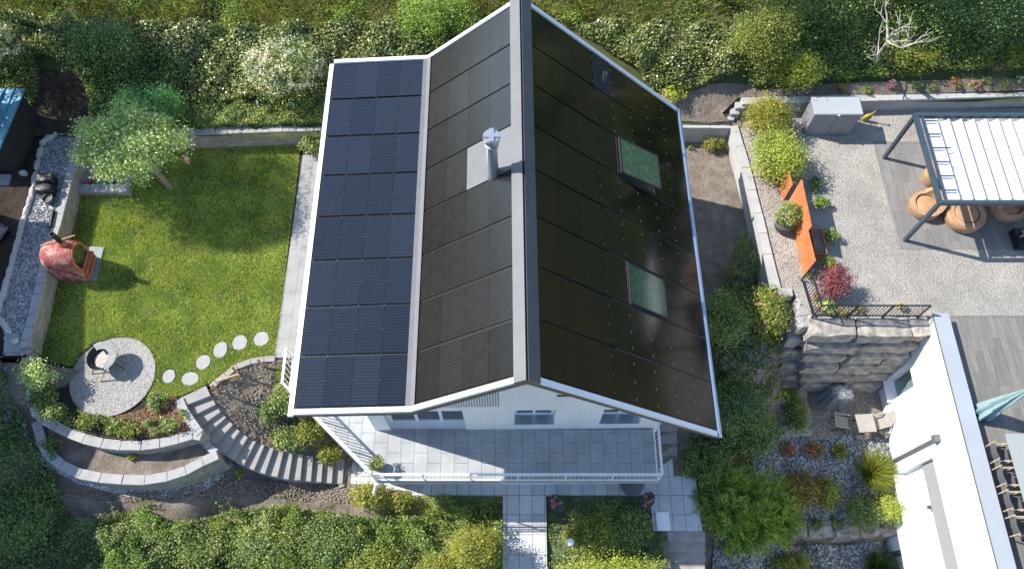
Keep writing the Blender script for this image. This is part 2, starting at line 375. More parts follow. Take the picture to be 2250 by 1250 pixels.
M['shedwood'] = plain('tarred_wood', (.018, .018, .02), .8, var=.3, scale=4)
M['slabgrey'] = plain('grey_slab', (.26, .28, .29), .85, var=.15, scale=4, bump=.4)
M['fire'] = plain('burnt_steel', (.11, .115, .12), .5, .3, var=.3, scale=5)
M['bowl'] = plain('blackened_steel', (.035, .032, .03), .6, .4, var=.35, scale=5)
M['ash'] = plain('ash', (.45, .40, .34), .95, var=.25, scale=9, bump=.6)
# leaves
M['ivy'] = leafmat('ivy_leaves', [(.018, .03, .009, 1), (.045, .062, .017, 1), (.08, .1, .032, 1), (.14, .155, .07, 1)], .38, .2, .6)
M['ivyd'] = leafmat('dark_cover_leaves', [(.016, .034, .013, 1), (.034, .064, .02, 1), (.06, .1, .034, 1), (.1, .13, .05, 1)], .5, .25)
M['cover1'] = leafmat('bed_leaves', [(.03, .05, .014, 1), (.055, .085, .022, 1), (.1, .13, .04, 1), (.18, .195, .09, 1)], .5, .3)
M['grassl'] = leafmat('lawn_blades', [(.085, .13, .028, 1), (.132, .183, .04, 1), (.18, .218, .058, 1), (.25, .26, .125, 1)], .6, .18, .25, dry=True)
M['grassw'] = leafmat('wild_grass', [(.035, .05, .014, 1), (.07, .085, .026, 1), (.115, .12, .05, 1), (.22, .2, .11, 1)], .6, .3, .3)
M['mint'] = leafmat('pale_tree_leaves', [(.085, .125, .042, 1), (.16, .21, .08, 1), (.25, .285, .14, 1)], .5, .3)
M['mint_shade'] = leafmat('shaded_tree_leaves', [(.03, .09, .03, 1), (.05, .13, .045, 1), (.08, .17, .06, 1)], .5, .3)
M['lime'] = leafmat('lime_leaves', [(.07, .1, .014, 1), (.12, .15, .024, 1), (.19, .2, .05, 1)], .5, .3)
M['gold'] = leafmat('golden_leaves', [(.05, .06, .01, 1), (.095, .105, .017, 1), (.15, .145, .034, 1)], .5, .3)
M['olive'] = leafmat('olive_leaves', [(.035, .05, .01, 1), (.07, .09, .016, 1), (.14, .15, .03, 1)], .5, .25)
M['fresh'] = leafmat('fresh_leaves', [(.045, .085, .014, 1), (.08, .125, .022, 1), (.13, .17, .042, 1)], .5, .35)
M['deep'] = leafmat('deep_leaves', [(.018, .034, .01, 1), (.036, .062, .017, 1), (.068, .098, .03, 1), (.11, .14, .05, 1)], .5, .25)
M['maple'] = leafmat('maple_leaves', [(.045, .012, .017, 1), (.085, .025, .032, 1), (.14, .055, .062, 1)], .55, .25)
M['flw'] = leafmat('white_petals', [(.45, .46, .4, 1), (.6, .6, .54, 1), (.75, .75, .7, 1)], .7, .3)
M['fll'] = leafmat('lilac_petals', [(.24, .17, .25, 1), (.36, .28, .36, 1), (.5, .4, .48, 1)], .7, .3)
M['flm'] = leafmat('magenta_petals', [(.35, .02, .32, 1), (.5, .05, .45, 1), (.6, .1, .55, 1)], .7, .3)
M['flp'] = leafmat('pink_petals', [(.5, .12, .2, 1), (.65, .25, .33, 1), (.75, .4, .45, 1)], .7, .3)
M['fly'] = leafmat('yellow_petals', [(.5, .3, .03, 1), (.65, .42, .05, 1), (.7, .5, .1, 1)], .7, .3)
M['flb'] = leafmat('blue_petals', [(.1, .13, .5, 1), (.16, .2, .6, 1), (.22, .26, .65, 1)], .7, .3)
M['brownish'] = leafmat('rusty_grass_leaves', [(.06, .045, .015, 1), (.1, .07, .02, 1), (.13, .11, .03, 1)], .6, .25)
M['redleaf'] = leafmat('reddish_leaves', [(.08, .035, .025, 1), (.13, .06, .04, 1), (.1, .1, .03, 1)], .6, .25)

# ---------------------------------------------------------------- foliage
def unit(a): return a / np.maximum(np.linalg.norm(a, axis=1, keepdims=True), 1e-9)
def raw_mesh(name, V, Fidx, k, mat, parent, center):
    me = bpy.data.meshes.new(name); nf = len(Fidx) // k
    me.vertices.add(len(V)); me.vertices.foreach_set('co', (V - np.array(center)).astype(np.float32).ravel())
    me.loops.add(len(Fidx)); me.loops.foreach_set('vertex_index', Fidx.astype(np.int32))
    me.polygons.add(nf); me.polygons.foreach_set('loop_start', np.arange(nf, dtype=np.int32) * k)
    me.polygons.foreach_set('loop_total', np.full(nf, k, dtype=np.int32))
    me.update(calc_edges=True); me.validate()
    return link(name, me, mat, parent, Vector(center))
def leaves(name, pts, nrm, size, mat, parent=None, aspect=.6, var=.35):
    pts = np.asarray(pts, float); n = len(pts); nrm = unit(np.asarray(nrm, float))
    t = rng.normal(size=(n, 3)); t = unit(t - nrm * (t * nrm).sum(1, keepdims=True)); b = np.cross(nrm, t)
    s = (np.ones(n) * size * .78 * (1 + var * rng.uniform(-1, 1, n)))[:, None] / 2
    V = np.empty((n, 4, 3)); V[:, 0] = pts - t * s; V[:, 1] = pts + b * s * aspect + nrm * s * .15; V[:, 2] = pts + t * s; V[:, 3] = pts - b * s * aspect + nrm * s * .15
    c = pts.mean(0); c[2] = pts[:, 2].min()
    return raw_mesh(name, V.reshape(-1, 3), np.arange(4 * n), 4, mat, parent, c.tolist())
def blades(name, pts, dirs, length, width, mat, parent=None, var=.4):
    pts = np.asarray(pts, float); n = len(pts); dirs = unit(np.asarray(dirs, float))
    t = rng.normal(size=(n, 3)); t = unit(t - dirs * (t * dirs).sum(1, keepdims=True))
    L = (length * (1 + var * rng.uniform(-1, 1, n)))[:, None]; wd = (width * (1 + .3 * rng.uniform(-1, 1, n)))[:, None] / 2
    V = np.empty((n, 3, 3)); V[:, 0] = pts - t * wd; V[:, 1] = pts + t * wd; V[:, 2] = pts + dirs * L
    c = pts.mean(0); c[2] = pts[:, 2].min()
    return raw_mesh(name, V.reshape(-1, 3), np.arange(3 * n), 3, mat, parent, c.tolist())
def crown(c, rad, ncl, per, spread=.2, inner=.45, zmin=-.35, up=.5):
    c = np.array(c, float); rad = np.array(rad, float); per = int(per * 1.6)
    d = unit(rng.normal(size=(ncl, 3))); d[:, 2] = np.where(d[:, 2] < zmin, -d[:, 2], d[:, 2])
    cc = c + d * rad * rng.uniform(inner, 1.0, (ncl, 1)) 
    k = rng.uniform(.6, 1.3, (ncl, 1))
    pts = np.repeat(cc, per, 0) + rng.normal(size=(ncl * per, 3)) * np.repeat(k, per, 0) * spread * rad.mean() * np.array([1, 1, .75])
    nr = np.repeat(d, per, 0) * .5 + np.array([0, 0, up]) + rng.normal(size=(ncl * per, 3)) * .55
    return pts, nr
def inpoly(X, Y, poly):
    r = np.zeros(len(X), bool); n = len(poly); j = n - 1
    for i in range(n):
        xi, yi = poly[i][0], poly[i][1]; xj, yj = poly[j][0], poly[j][1]
        if yi != yj:
            r ^= ((yi > Y) != (yj > Y)) & (X < (xj - xi) * (Y - yi) / (yj - yi) + xi)
        j = i
    return r
def scatter(poly, n, clump=0, cs=.5, seed=0):
    p = np.array([(q[0], q[1]) for q in poly]); lo, hi = p.min(0), p.max(0); X = np.empty(0); Y = np.empty(0)
    while len(X) < n:
        x = rng.uniform(lo[0], hi[0], n * 2); y = rng.uniform(lo[1], hi[1], n * 2); k = inpoly(x, y, p)
        if clump:
            g = np.sin(x * 2.1 / cs + seed) * np.sin(y * 2.3 / cs + seed * 2 + np.sin(x * 1.3 / cs)) + .5 * np.sin(x * 4.7 / cs + y * 3.1 / cs)
            k &= rng.uniform(0, 1, len(x)) < np.clip(1 - clump * .5 + clump * .6 * g, .03, 1)
        X = np.append(X, x[k]); Y = np.append(Y, y[k])
    return X[:n], Y[:n]
def bumpy(X, Y, amp, cs=1.0, seed=0.0):
    return amp * (.45 * np.sin(X * 1.7 / cs + seed + 1.3 * np.sin(Y * 1.1 / cs)) * np.cos(Y * 1.9 / cs + seed * 2) + .35 * np.sin(X * 3.9 / cs - Y * 2.7 / cs + seed) + .25 * np.sin(X * 6.7 / cs + seed) * np.sin(Y * 7.3 / cs))
def carpet(name, poly, zf, n, size, mat, thick=.25, tilt=.6, amp=.12, cs=1, clump=0, parent=None, aspect=.65, seed=1.0):
    n = int(n * 1.6); X, Y = scatter(poly, n, clump, cs, seed)
    Z = zf(X, Y) + np.maximum(0, thick * rng.uniform(.2, 1, n) + bumpy(X, Y, amp, cs, seed))
    gx = bumpy(X + .1, Y, amp, cs, seed) - bumpy(X - .1, Y, amp, cs, seed); gy = bumpy(X, Y + .1, amp, cs, seed) - bumpy(X, Y - .1, amp, cs, seed)
    nr = np.stack([-gx * 4, -gy * 4, np.ones(n)], 1) + rng.normal(size=(n, 3)) * tilt
    return leaves(name, np.stack([X, Y, Z], 1), nr, size, mat, parent, aspect)
def tufts(name, poly, zf, n, length, width, mat, lean=(.0, -.25), rnd=.5, clump=0, cs=1, parent=None, seed=1.0, holes=()):
    X, Y = scatter(poly, n, clump, cs, seed)
    for hx, hy, hr in holes:
        k = (X - hx) ** 2 + (Y - hy) ** 2 > hr * hr; X, Y = X[k], Y[k]
    n = len(X); Z = zf(X, Y)
    a = np.sin(X * 1.9 / cs + seed) + np.sin(Y * 2.3 / cs + X); b = np.cos(Y * 1.7 / cs + seed) + np.sin(X * 2.9 / cs)
    d = np.stack([lean[0] + .25 * a + rng.normal(size=n) * rnd, lean[1] + .25 * b + rng.normal(size=n) * rnd, np.ones(n)], 1)
    return blades(name, np.stack([X, Y, Z], 1), d, length, width, mat, parent)
def shrub(name, label, cat, loc, rad, mat, ncl=60, per=30, size=.07, group=None, flowers=None, stems=True, spread=.22, inner=.45, up=.5, aspect=.6, lift=.75):
    loc = Vector(loc); t = thing(name, label, cat, loc, group)
    c = loc + Vector((0, 0, rad[2] * lift))
    p, nr = crown(c, rad, ncl, per, spread, inner, up=up); p[:, 2] = np.maximum(p[:, 2], loc.z + .03)
    leaves('foliage', p, nr, size, mat, t, aspect)
    if stems:
        m = MB()
        for i in range(5):
            a = 2 * math.pi * i / 5 + random.random(); e = c + Vector((math.cos(a) * rad[0] * .55, math.sin(a) * rad[1] * .55, rad[2] * .25))
            m.tube([loc + Vector((math.cos(a) * .03, math.sin(a) * .03, -.05)), loc.lerp(e, .5) + Vector((0, 0, .05)), e], [.025, .018, .008], 6)
        m.build('stem', M['stem'], t)
    if flowers:
        fm, k, fs = flowers; p, nr = crown(c, [r * 1.02 for r in rad], k, 9, .06, .85, zmin=.0, up=.8); tag(leaves('flowers', p, nr, fs, fm, t, .8), kind='stuff')
    return t
def spiky(name, label, cat, loc, r, h, mat, n=500, width=.03, group=None, flowers=None, flat=.55):
    loc = Vector(loc); a = rng.uniform(0, 2 * math.pi, n); k = rng.uniform(.1, 1, n) ** .6
    d = np.stack([np.cos(a) * k * r, np.sin(a) * k * r, h * (1.05 - flat * k)], 1); L = np.linalg.norm(d, axis=1)
    base = np.array(loc) + np.stack([np.cos(a), np.sin(a), np.zeros(n)], 1) * (r * .12 * k)[:, None]
    t = thing(name, label, cat, loc, group)
    blades('foliage', base, d, L.mean(), width, mat, t, .35)
    if flowers:
        fm, kk, fs = flowers; p, nr = crown(loc + Vector((0, 0, h * .6)), (r * .7, r * .7, h * .5), kk, 7, .1, .7, zmin=0, up=.8); leaves('flowers', p, nr, fs, fm, t, .8)
    return t
def tree(name, label, cat, loc, trunk_h, c, rad, mat, ncl=120, per=40, size=.09, tr=.09, bark=None, lean=(0, 0), group=None, spread=.15, limbs=7, inner=.4):
    loc = Vector(loc); t = thing(name, label, cat, loc, group); c = Vector(c)
    top = Vector((c.x, c.y, c.z - rad[2] * .35)); m = MB()
    m.tube([loc - Vector((0, 0, .1)), loc.lerp(top, .35) + Vector((.03, .02, 0)), loc.lerp(top, .7), top, c + Vector((0, 0, rad[2] * .5))], [tr * 1.15, tr, tr * .85, tr * .7, tr * .2], 9)
    for i in range(limbs):
        a = 2 * math.pi * i / limbs + random.random() * .6; el = random.uniform(.0, .6)
        s = loc.lerp(top, random.uniform(.75, 1)); e = c + Vector((math.cos(a) * rad[0] * .8, math.sin(a) * rad[1] * .8, rad[2] * el))
        m.tube([s, s.lerp(e, .5) + Vector((0, 0, .1)), e], [tr * .5, tr * .33, tr * .1], 6)
    m.build('trunk', bark or M['bark'], t, True)
    p, nr = crown(c, rad, ncl, per, spread, inner); leaves('crown', p, nr, size, mat, t)
    return t

# ---------------------------------------------------------------- ground patches
def idw(X, Y, ctrl, pw=3.0):
    X = np.asarray(X, float); Y = np.asarray(Y, float); a = np.zeros_like(X); b = np.zeros_like(X)
    for c in ctrl:
        d = 1 / (((X - c[0]) ** 2 + (Y - c[1]) ** 2) ** (pw / 2) + 1e-3); a += d * c[2]; b += d
    return a / b
def patch(name, poly, zf, mat, step=.3, rough=.0, cs=.35, kind='structure', skirt=None):
    p = [(q[0], q[1]) for q in poly]; a = np.array(p); lo, hi = a.min(0), a.max(0)
    bnd = []
    for i in range(len(p)):
        q, r = Vector(p[i]), Vector(p[(i + 1) % len(p)]); k = max(1, int((r - q).length / (step * 1.5)))
        bnd += [q.lerp(r, j / k) for j in range(k)]
    gx, gy = np.meshgrid(np.arange(lo[0], hi[0], step), np.arange(lo[1], hi[1], step)); gx = gx.ravel() + rng.uniform(-.2, .2, gx.size) * step; gy = gy.ravel() + rng.uniform(-.2, .2, gy.size) * step
    k = inpoly(gx, gy, a); pts = bnd + [Vector((x, y)) for x, y in zip(gx[k], gy[k])]
    nb = len(bnd)
    vo, _, fo, *_ = delaunay_2d_cdt(pts, [(i, (i + 1) % nb) for i in range(nb)], [], 1, 1e-4)
    X = np.array([q.x for q in vo]); Y = np.array([q.y for q in vo]); Z = zf(X, Y)
    if rough: Z = Z + bumpy(X, Y, rough, cs) + rng.normal(size=len(X)) * rough * .3
    m = MB(); m.add([(x, y, z) for x, y, z in zip(X, Y, Z)], [tuple(f) for f in fo])
    o = m.build(name, mat, smooth=True); tag(o, kind=kind)
    return o
def flat(z): return lambda X, Y: np.full(len(np.asarray(X)), float(z))
def slab(name, poly, z0, z1, mat, kind='structure'):
    m = MB().prism([(q[0], q[1]) for q in poly], z0, z1); o = m.build(name, mat)
    if kind: tag(o, kind=kind)
    return o

# ---------------------------------------------------------------- walls of blocks with coping stones
def resample(pts, step):
    pts = [Vector(p) for p in pts]; out = [pts[0]]
    for a, b in zip(pts, pts[1:]):
        k = max(1, round((b - a).length / step)); out += [a.lerp(b, (j + 1) / k) for j in range(k)]
    return out
def offset(pts, d):
    out = []
    for i, p in enumerate(pts):
        a = pts[max(i - 1, 0)]; b = pts[min(i + 1, len(pts) - 1)]; t = (b - a); t.z = 0; t.normalize(); out.append(p + Vector((-t.y, t.x, 0)) * d)
    return out
def block_wall(name, label, pts, zb, width, cap=.11, step=.5, body=None, capm=None, over=.02, group=None, cat='wall'):
    pts = [Vector(p) for p in pts]; f = resample(pts, step); L, Rr = offset(f, width / 2), offset(f, -width / 2)
    c = sum(f, Vector()) / len(f)
    t = thing(name, label, cat, (c.x, c.y, zb), group)
    m = MB(); n = len(f); vs = []
    for i in range(n):
        z = f[i].z - cap; vs += [(L[i].x, L[i].y, z), (Rr[i].x, Rr[i].y, z), (L[i].x, L[i].y, zb), (Rr[i].x, Rr[i].y, zb)]
    fs = []
    for i in range(n - 1):
        a, b = 4 * i, 4 * (i + 1); fs += [(a, a + 1, b + 1, b), (a + 2, a, b, b + 2), (a + 1, a + 3, b + 3, b + 1)]
    e = 4 * (n - 1); fs += [(0, 2, 3, 1), (e, e + 1, e + 3, e + 2)]
    m.add(vs, fs).build('wall_body', body or M['block'], t)
    m = MB(); L, Rr = offset(f, width / 2 + over), offset(f, -width / 2 - over)
    for i in range(n - 1):
        g = .007 / max(.1, (f[i + 1] - f[i]).length); dz = random.uniform(-.006, .006)
        q = [L[i].lerp(L[i + 1], g), Rr[i].lerp(Rr[i + 1], g), Rr[i].lerp(Rr[i + 1], 1 - g), L[i].lerp(L[i + 1], 1 - g)]
        vs = [(p.x, p.y, p.z - cap + .002) for p in q] + [(p.x + random.uniform(-.006, .006), p.y + random.uniform(-.006, .006), p.z + dz) for p in q]
        m.add(vs, [(3, 2, 1, 0), (4, 5, 6, 7), (0, 1, 5, 4), (1, 2, 6, 5), (2, 3, 7, 6), (3, 0, 4, 7)])
    m.build('coping', capm or M['coping'], t, bevel=.006)
    return t
def railing(t, pts, h, mat, spacing=.13, post_every=1.5, bal=.014, top=(.06, .035), post=.045, topm=None, second=None):
    pts = [Vector(p) for p in pts]; m = MB(); b = MB(); tot = 0
    U = Vector((0, 0, 1))
    for a, c in zip(pts, pts[1:]):
        m.bar(a + U * h, c + U * h, *top); b.bar(a + U * .1, c + U * .1, .035, .03)
        if second: b.bar(a + U * (h - second), c + U * (h - second), .03, .03)
    m.build('handrail', topm or mat, t); b.build('bottom_rail', mat, t)
    for a, c in zip(pts, pts[1:]):
        L = (c - a).length; k = max(1, round(L / post_every))
        for j in range(k + 1):
            if j == 0 and a is not pts[0]: continue
            p = a.lerp(c, j / k); MB().bar(p - U * .12, p + U * (h - .02), post).build('post', mat, t)
        k = max(2, round(L / spacing))
        for j in range(1, k):
            p = a.lerp(c, j / k); MB().bar(p + U * .1, p + U * (h - .02), bal).build('baluster', mat, t)
    return t

# ================================================================ the setting: ground, slopes, beds
def zh(X, Y):
    X = np.asarray(X, float); Y = np.asarray(Y, float)
    k = np.clip((X - 4.5) / .5, 0, 1); k2 = np.clip((X - 7.6) / 1.2, 0, 1)
    z = np.interp(Y - .6 * k2, [17.6, 18.5, 19.3, 20.2, 21.7, 24, 30, 60], [.82, 1.0, 1.4, 2.0, 2.55, 3.6, 6, 16])
    return z - .36 * k * (1 - k2) * np.clip((20.0 - Y) / 1.6, 0, 1)
def PH(px, py, up=0):
    z = 1.0
    for _ in range(6):
        p = P(px, py, z); z = float(zh([p.x], [p.y])[0]) + up
    return P(px, py, z)
def pp(lst, z=0): return [P(a, b, z) for a, b in lst]
def pph(lst): return [PH(a, b) for a, b in lst]
# wide country out to the horizon, with wooded hills round the village
m = MB(); rad = [0, 20, 45, 70, 110, 170, 260, 400, 700, 1500]; hh = [-8.5, -8.5, -8.5, -6, 2, 22, 50, 80, 110, 140]; n = 48
for r, z in zip(rad, hh):
    for k in range(n):
        a = 2 * math.pi * k / n; f = .75 + .35 * math.sin(a * 2 + 1) + .2 * math.sin(a * 5)
        m.v.append((r * math.cos(a), r * math.sin(a), z if z < 0 else z * f))
for i in range(len(rad) - 1):
    for k in range(n): m.f.append((i * n + k, i * n + (k + 1) % n, (i + 1) * n + (k + 1) % n, (i + 1) * n + k))
tag(m.build('ground', M['country'], smooth=True), kind='structure')
tag(patch('hillside', [(-45, 17.6), (4.4, 17.6), (4.5, 18.3), (7.9, 18.3), (8.5, 19.1), (45, 19.1), (45, 46), (-45, 46)], zh, M['hill'], .6, .05), kind='structure')

wallL = [(175, 302), (160.5, 360), (146, 411), (123, 500), (99, 575), (82, 647), (73, 690), (56, 747)]
innerw = [(79, 904), (95, 920), (122, 936), (151, 950), (184, 963), (224, 973), (265, 978), (310, 978), (351, 973), (392, 963), (424, 954), (443, 957)]
stairw = [(392, 877), (404, 903), (418, 924), (432, 944), (443, 957)]
curb = [(463, 850), (474, 839), (495, 823), (520, 804), (550, 793), (580, 788), (604, 787)]
lawn_edge = pp(wallL, .7) + pp([(60, 800), (66, 850)]) + pp(innerw, .0) + pp(stairw[::-1][1:]) + pp([(400, 872), (455, 846)]) + pp(curb)
lawn_soil = lawn_edge + [Vector((-7.35, 9.12, 0)), Vector((-4.4, 9.12, 0)), Vector((-4.4, 17.95, 0)), Vector((-14.0, 17.95, 0))]
slab('garden_terrace', lawn_soil, -4, -.012, M['soild'])
turf_px = [(186, 330), (500, 312), (661, 308), (652, 400), (636, 520), (618, 680), (604, 783), (560, 787), (520, 799), (495, 818), (470, 836), (445, 850), (400, 868), (345, 880), (322, 866), (334, 826), (320, 782), (286, 752), (248, 744), (208, 752), (178, 777), (160, 806), (95, 790), (90, 760), (106, 695), (120, 640), (137, 580), (158, 500), (172, 423)]
turf = pp(turf_px)
patch('lawn', turf, flat(0.0), M['turf'], .3, .012, .5)
tag(tufts('lawn_grass', turf, flat(0.0), 170000, .09, .016, M['grassl'], (0, 0), .55, .3, .6, holes=[(*P(x, y)[:2], .27) for x, y in ((575, 745), (527, 753), (485, 769), (447, 796), (372, 827), (418, 832))] + [(P(248, 826).x, P(248, 826).y, (P(341, 826) - P(155, 826)).length / 2 * .99)]), 'short green lawn grass with pale dry flecks', 'grass', kind='stuff')
slab('path', [(-8.03, 17.8), (-8.03, 9.1), (-4.45, 9.1), (-4.45, 17.8)], -.2, .006, M['path'])
# gravel circle in the lawn with its steel edging
cc = P(248, 826); ra = (P(341, 826) - P(155, 826)).length / 2; rb = (P(248, 740) - P(248, 912)).length / 2
circ = [(cc.x + ra * math.cos(i * math.pi / 30), cc.y + rb * math.sin(i * math.pi / 30)) for i in range(60)]
slab('gravel_circle', circ, -.1, .012, M['gravelc'])
m = MB()
for i in range(60):
    a, b = Vector((*circ[i], 0)), Vector((*circ[(i + 1) % 60], 0)); m.bar(a + Vector((0, 0, .02)), b + Vector((0, 0, .02)), .012, .05)
solo(m, 'steel_edging', M['bowl'], 'thin steel edging ring around the gravel circle on the lawn', 'edging')
mul = pp([(300, 905), (325, 893), (343, 868), (360, 876), (388, 874), (402, 905), (424, 940), (405, 952), (350, 962), (310, 950), (270, 930), (255, 914)])
patch('mulch_bed', mul, flat(.0), M['mulch'], .15, .02, .3)
# left side: upper gravel path on the retaining wall and the soil beyond
gp = pp([(168, 300), (156, 355), (138, 421), (114, 500), (90, 575), (75, 640), (64, 695), (47, 748), (50, 780), (8, 780), (10, 735), (-8, 690), (12, 640), (28, 570), (42, 515), (58, 470), (73, 420), (78, 390), (86, 345), (92, 315), (106, 301), (127, 291), (150, 288)], .75)
slab('upper_bank', [Vector((-40, 18.2, 0))] + [P(174, 285, .7), P(174, 302, .7), P(140, 430, .7), P(97, 580, .7), P(72, 690, .7), P(55, 747, .7), P(55, 782, .7)] + [Vector((-40, P(55, 782, .7).y, 0))], -6, .70, M['soild'])
slab('gravel_path', gp, .6, .755, M['gravelb'])
# front garden, falling to the lower path
LOW = -2.65
fc = [(*P(x, y, z)[:2], z) for x, y, z in [(770, 1060, LOW), (600, 1050, -2.3), (500, 1020, -1.75), (490, 1040, -1.85), (400, 1075, -1.6), (300, 1080, -1.45), (150, 1050, -1.25), (90, 960, -.7), (60, 930, -.55), (20, 830, .35), (0, 790, .62), (30, 795, .6), (50, 795, .5), (0, 1000, -.5), (0, 1250, -1.7), (200, 1250, -2.3), (300, 1150, -1.9), (500, 1150, -2.45), (500, 1250, -2.65), (700, 1120, LOW), (800, 1250, -2.7), (900, 1100, LOW), (1100, 1250, -2.8), (1150, 1180, -2.95), (1150, 1250, -3.0), (1150, 1330, -3.0), (1000, 1060, LOW), (1450, 1250, -2.8), (1300, 1100, LOW), (1480, 1100, LOW), (1300, 1250, -2.8), (-300, 1000, 0.2), (-200, 800, .6)]] + [(-4, 7.5, LOW), (0, 8, LOW), (4, 8, LOW), (-15, -6, -3), (0, -6, -3.3), (6, -6, -3.4)]
zfg = lambda X, Y: idw(X, Y, fc)
patch('front_garden', [(-30, 9.0), (-30, -9), (5.3, -9), (5.3, 8.6), (-3, 8.6), (-12, 8.6)], zfg, M['soil'], .22, .035, .4)
g2 = pp([(95, 990), (130, 1022), (200, 1052), (290, 1065), (380, 1058), (440, 1035), (480, 1020), (485, 1040), (440, 1075), (360, 1092), (280, 1090), (180, 1065), (120, 1035), (90, 1005)], -1.45)
patch('gravel_strip', g2, lambda X, Y: zfg(X, Y) + .02, M['gravelb'], .2, .01)
# soil between the two curved walls
outerw = [(80, 925), (84, 945), (90, 968), (106, 997), (135, 1021), (175, 1040), (220, 1049), (269, 1053), (318, 1054), (367, 1046), (408, 1033), (445, 1013), (478, 998)]
mid = pp(innerw, -.5) + pp([(470, 985)], -.5) + pp(outerw[::-1], -.5)
slab('middle_bed_base', mid, -3, -.62, M['soil'])
patch('middle_bed', mid, flat(-.6), M['soil'], .15, .03, .3)
# stairs data: leading edges of the treads
RIS = .156
nos = [((85, 560), (305, 475)), ((140, 650), (345, 545)), ((205, 735), (385, 605)), ((255, 805), (430, 650)), ((330, 875), (485, 710)), ((410, 945), (540, 760)), ((490, 1000), (605, 810)), ((570, 1040), (670, 845)), ((655, 1075), (740, 875)), ((745, 1105), (815, 900)), ((845, 1130), (895, 920)), ((935, 1150), (970, 935)), ((1030, 1155), (1050, 950)), ((1115, 1165), (1135, 955)), ((1200, 1170), (1215, 965)), ((1285, 1180), (1300, 975)), ((1370, 1185), (1385, 985))]
def zpx(p, z): return P(380 + p[0] / 3.676, 740 + p[1] / 3.676, z)
NL = [zpx(a, -k * RIS) for k, (a, b) in enumerate(nos)]; NR = [zpx(b, -k * RIS) for k, (a, b) in enumerate(nos)]
# planted slope between stairs, curb and terrace
bc = [(*q[:2], q[2] - .02) for q in pp(curb, 0)] + [(p.x + .0, p.y, p.z - .12) for p in NR] + [(*P(640, 790, -.1)[:2], -.1), (*P(640, 850, -.7)[:2], -.7), (*P(570, 850, -.45)[:2], -.45), (*P(660, 930, -1.6)[:2], -1.6), (*P(720, 960, -2.2)[:2], -2.2), (-4.2, 6.0, -2.6), (-5.5, 7.5, -1.9), (-5, 9, -.6)]
zsb = lambda X, Y: idw(X, Y, bc)
sb = pp(curb, -.03) + [Vector((-7.35, 9.1, -.1)), Vector((-4.45, 9.1, -.1)), Vector((-4.45, 5.6, -2.6)), P(765, 1008, LOW)] + [p for p in NR[::-1]]
patch('planted_slope', sb, zsb, M['soil'], .16, .04, .35)
# paved ground in front of the house, at the foot of the terrace
y0 = P(900, 1089, LOW).y; y1 = 6.5
xl, xr = P(905, 1089, LOW).x, P(1534, 1089, LOW).x
px0, px1 = P(1105, 1120, LOW).x, P(1200, 1120, LOW).x; qx0 = P(1431, 1120, LOW).x; qx1 = P(1538, 1120, LOW).x
yb = P(1480, 1166, LOW).y; ys = P(1150, 1153, LOW).y
slab('lower_path', [(P(770, 1070, LOW).x, y1), (P(770, 1070, LOW).x, P(770, 1062, LOW).y), (xl, P(900, 1080, LOW).y), (xl, y0), (px0, y0), (px0, ys), (px1, ys), (px1, y0), (qx0, y0), (qx0, yb), (qx1, yb), (qx1 - .05, P(1530, 1045, LOW).y), (P(1480, 1045, LOW).x, P(1480, 1045, LOW).y), (P(1480, 1040, LOW).x, y1)], -3.2, LOW + .03, M['lower'])
slab('entrance_path', [(px0, ys - .004), (px1, ys - .004), (px1, -6), (px0, -6)], -3.4, LOW - .06, M['lower'])
m = MB().box(((px0 + px1) / 2, ys - .02, LOW - .02), (px1 - px0 + .02, .07, .11)); solo(m, 'path_step', M['concrete'], 'pale concrete step edge across the entrance path', 'step')
# side garden right of the house, court and pebble beds of the neighbour
GZ = .5; CZ = -4.0
sc = [(*P(x, y, z)[:2], z) for x, y, z in [(1530, 330, -.35), (1600, 330, -.35), (1560, 400, -.35), (1620, 450, -.35), (1540, 500, -.35), (1650, 560, -.35), (1560, 580, -.4), (1600, 650, -.5), (1690, 650, -.6), (1640, 720, -1.1), (1560, 760, -1.2), (1600, 850, -2.0), (1520, 900, -2.2), (1690, 820, -2.6), (1560, 980, -2.6), (1500, 1040, LOW), (1560, 1100, -2.8), (1640, 1000, -3.4), (1640, 1120, -3.6), (1600, 1200, -4.0), (1580, 1250, -4.4), (1740, 850, CZ), (1740, 940, CZ), (1850, 840, CZ), (1850, 940, CZ), (1950, 900, CZ), (1960, 980, CZ - .1), (1850, 1000, -4.2), (1750, 1000, -4.1), (1780, 1080, -4.5), (1900, 1060, -4.5), (1850, 1120, -4.8), (1950, 1130, -4.9), (1700, 1130, -4.5), (1740, 1160, -4.9), (1940, 1160, -5.0), (1750, 1200, -5.8), (1850, 1200, -6), (1950, 1200, -6), (1700, 1250, -5.6), (1900, 1250, -6.1), (1760, 700, -3.4), (1720, 730, -2.6), (1800, 780, CZ)]] + [(5, 12, -.35), (5, 9, -1), (14, -5, -7), (8, -5, -6), (14, 9.6, CZ), (12, 9.6, CZ), (4.8, 7.2, -2.3)]
zsg = lambda X, Y: idw(X, Y, sc, 3.5)
sgp = [(4.6, 18.2), (8.7, 18.2)] + [tuple(q[:2]) for q in pp([(1640, 370), (1668, 470), (1690, 560), (1712, 640)], .3)] + [(10.1, 10.0), (14.3, 10.0), (14.3, -8), (5.3, -8), (5.3, 4.0), (4.6, 6.6)]
patch('side_garden', sgp, zsg, M['soil'], .2, .03, .4)
court = pp([(1745, 845), (1800, 830), (1960, 832), (1960, 960), (1880, 955), (1800, 965), (1745, 955)], CZ)
patch('gravel_court', court, flat(CZ + .03), M['graveld'], .3, .01)
peb = pp([(1640, 1010), (1700, 960), (1790, 962), (1900, 955), (1985, 970), (1995, 1160), (1740, 1160), (1690, 1160), (1620, 1130)], -4.3)
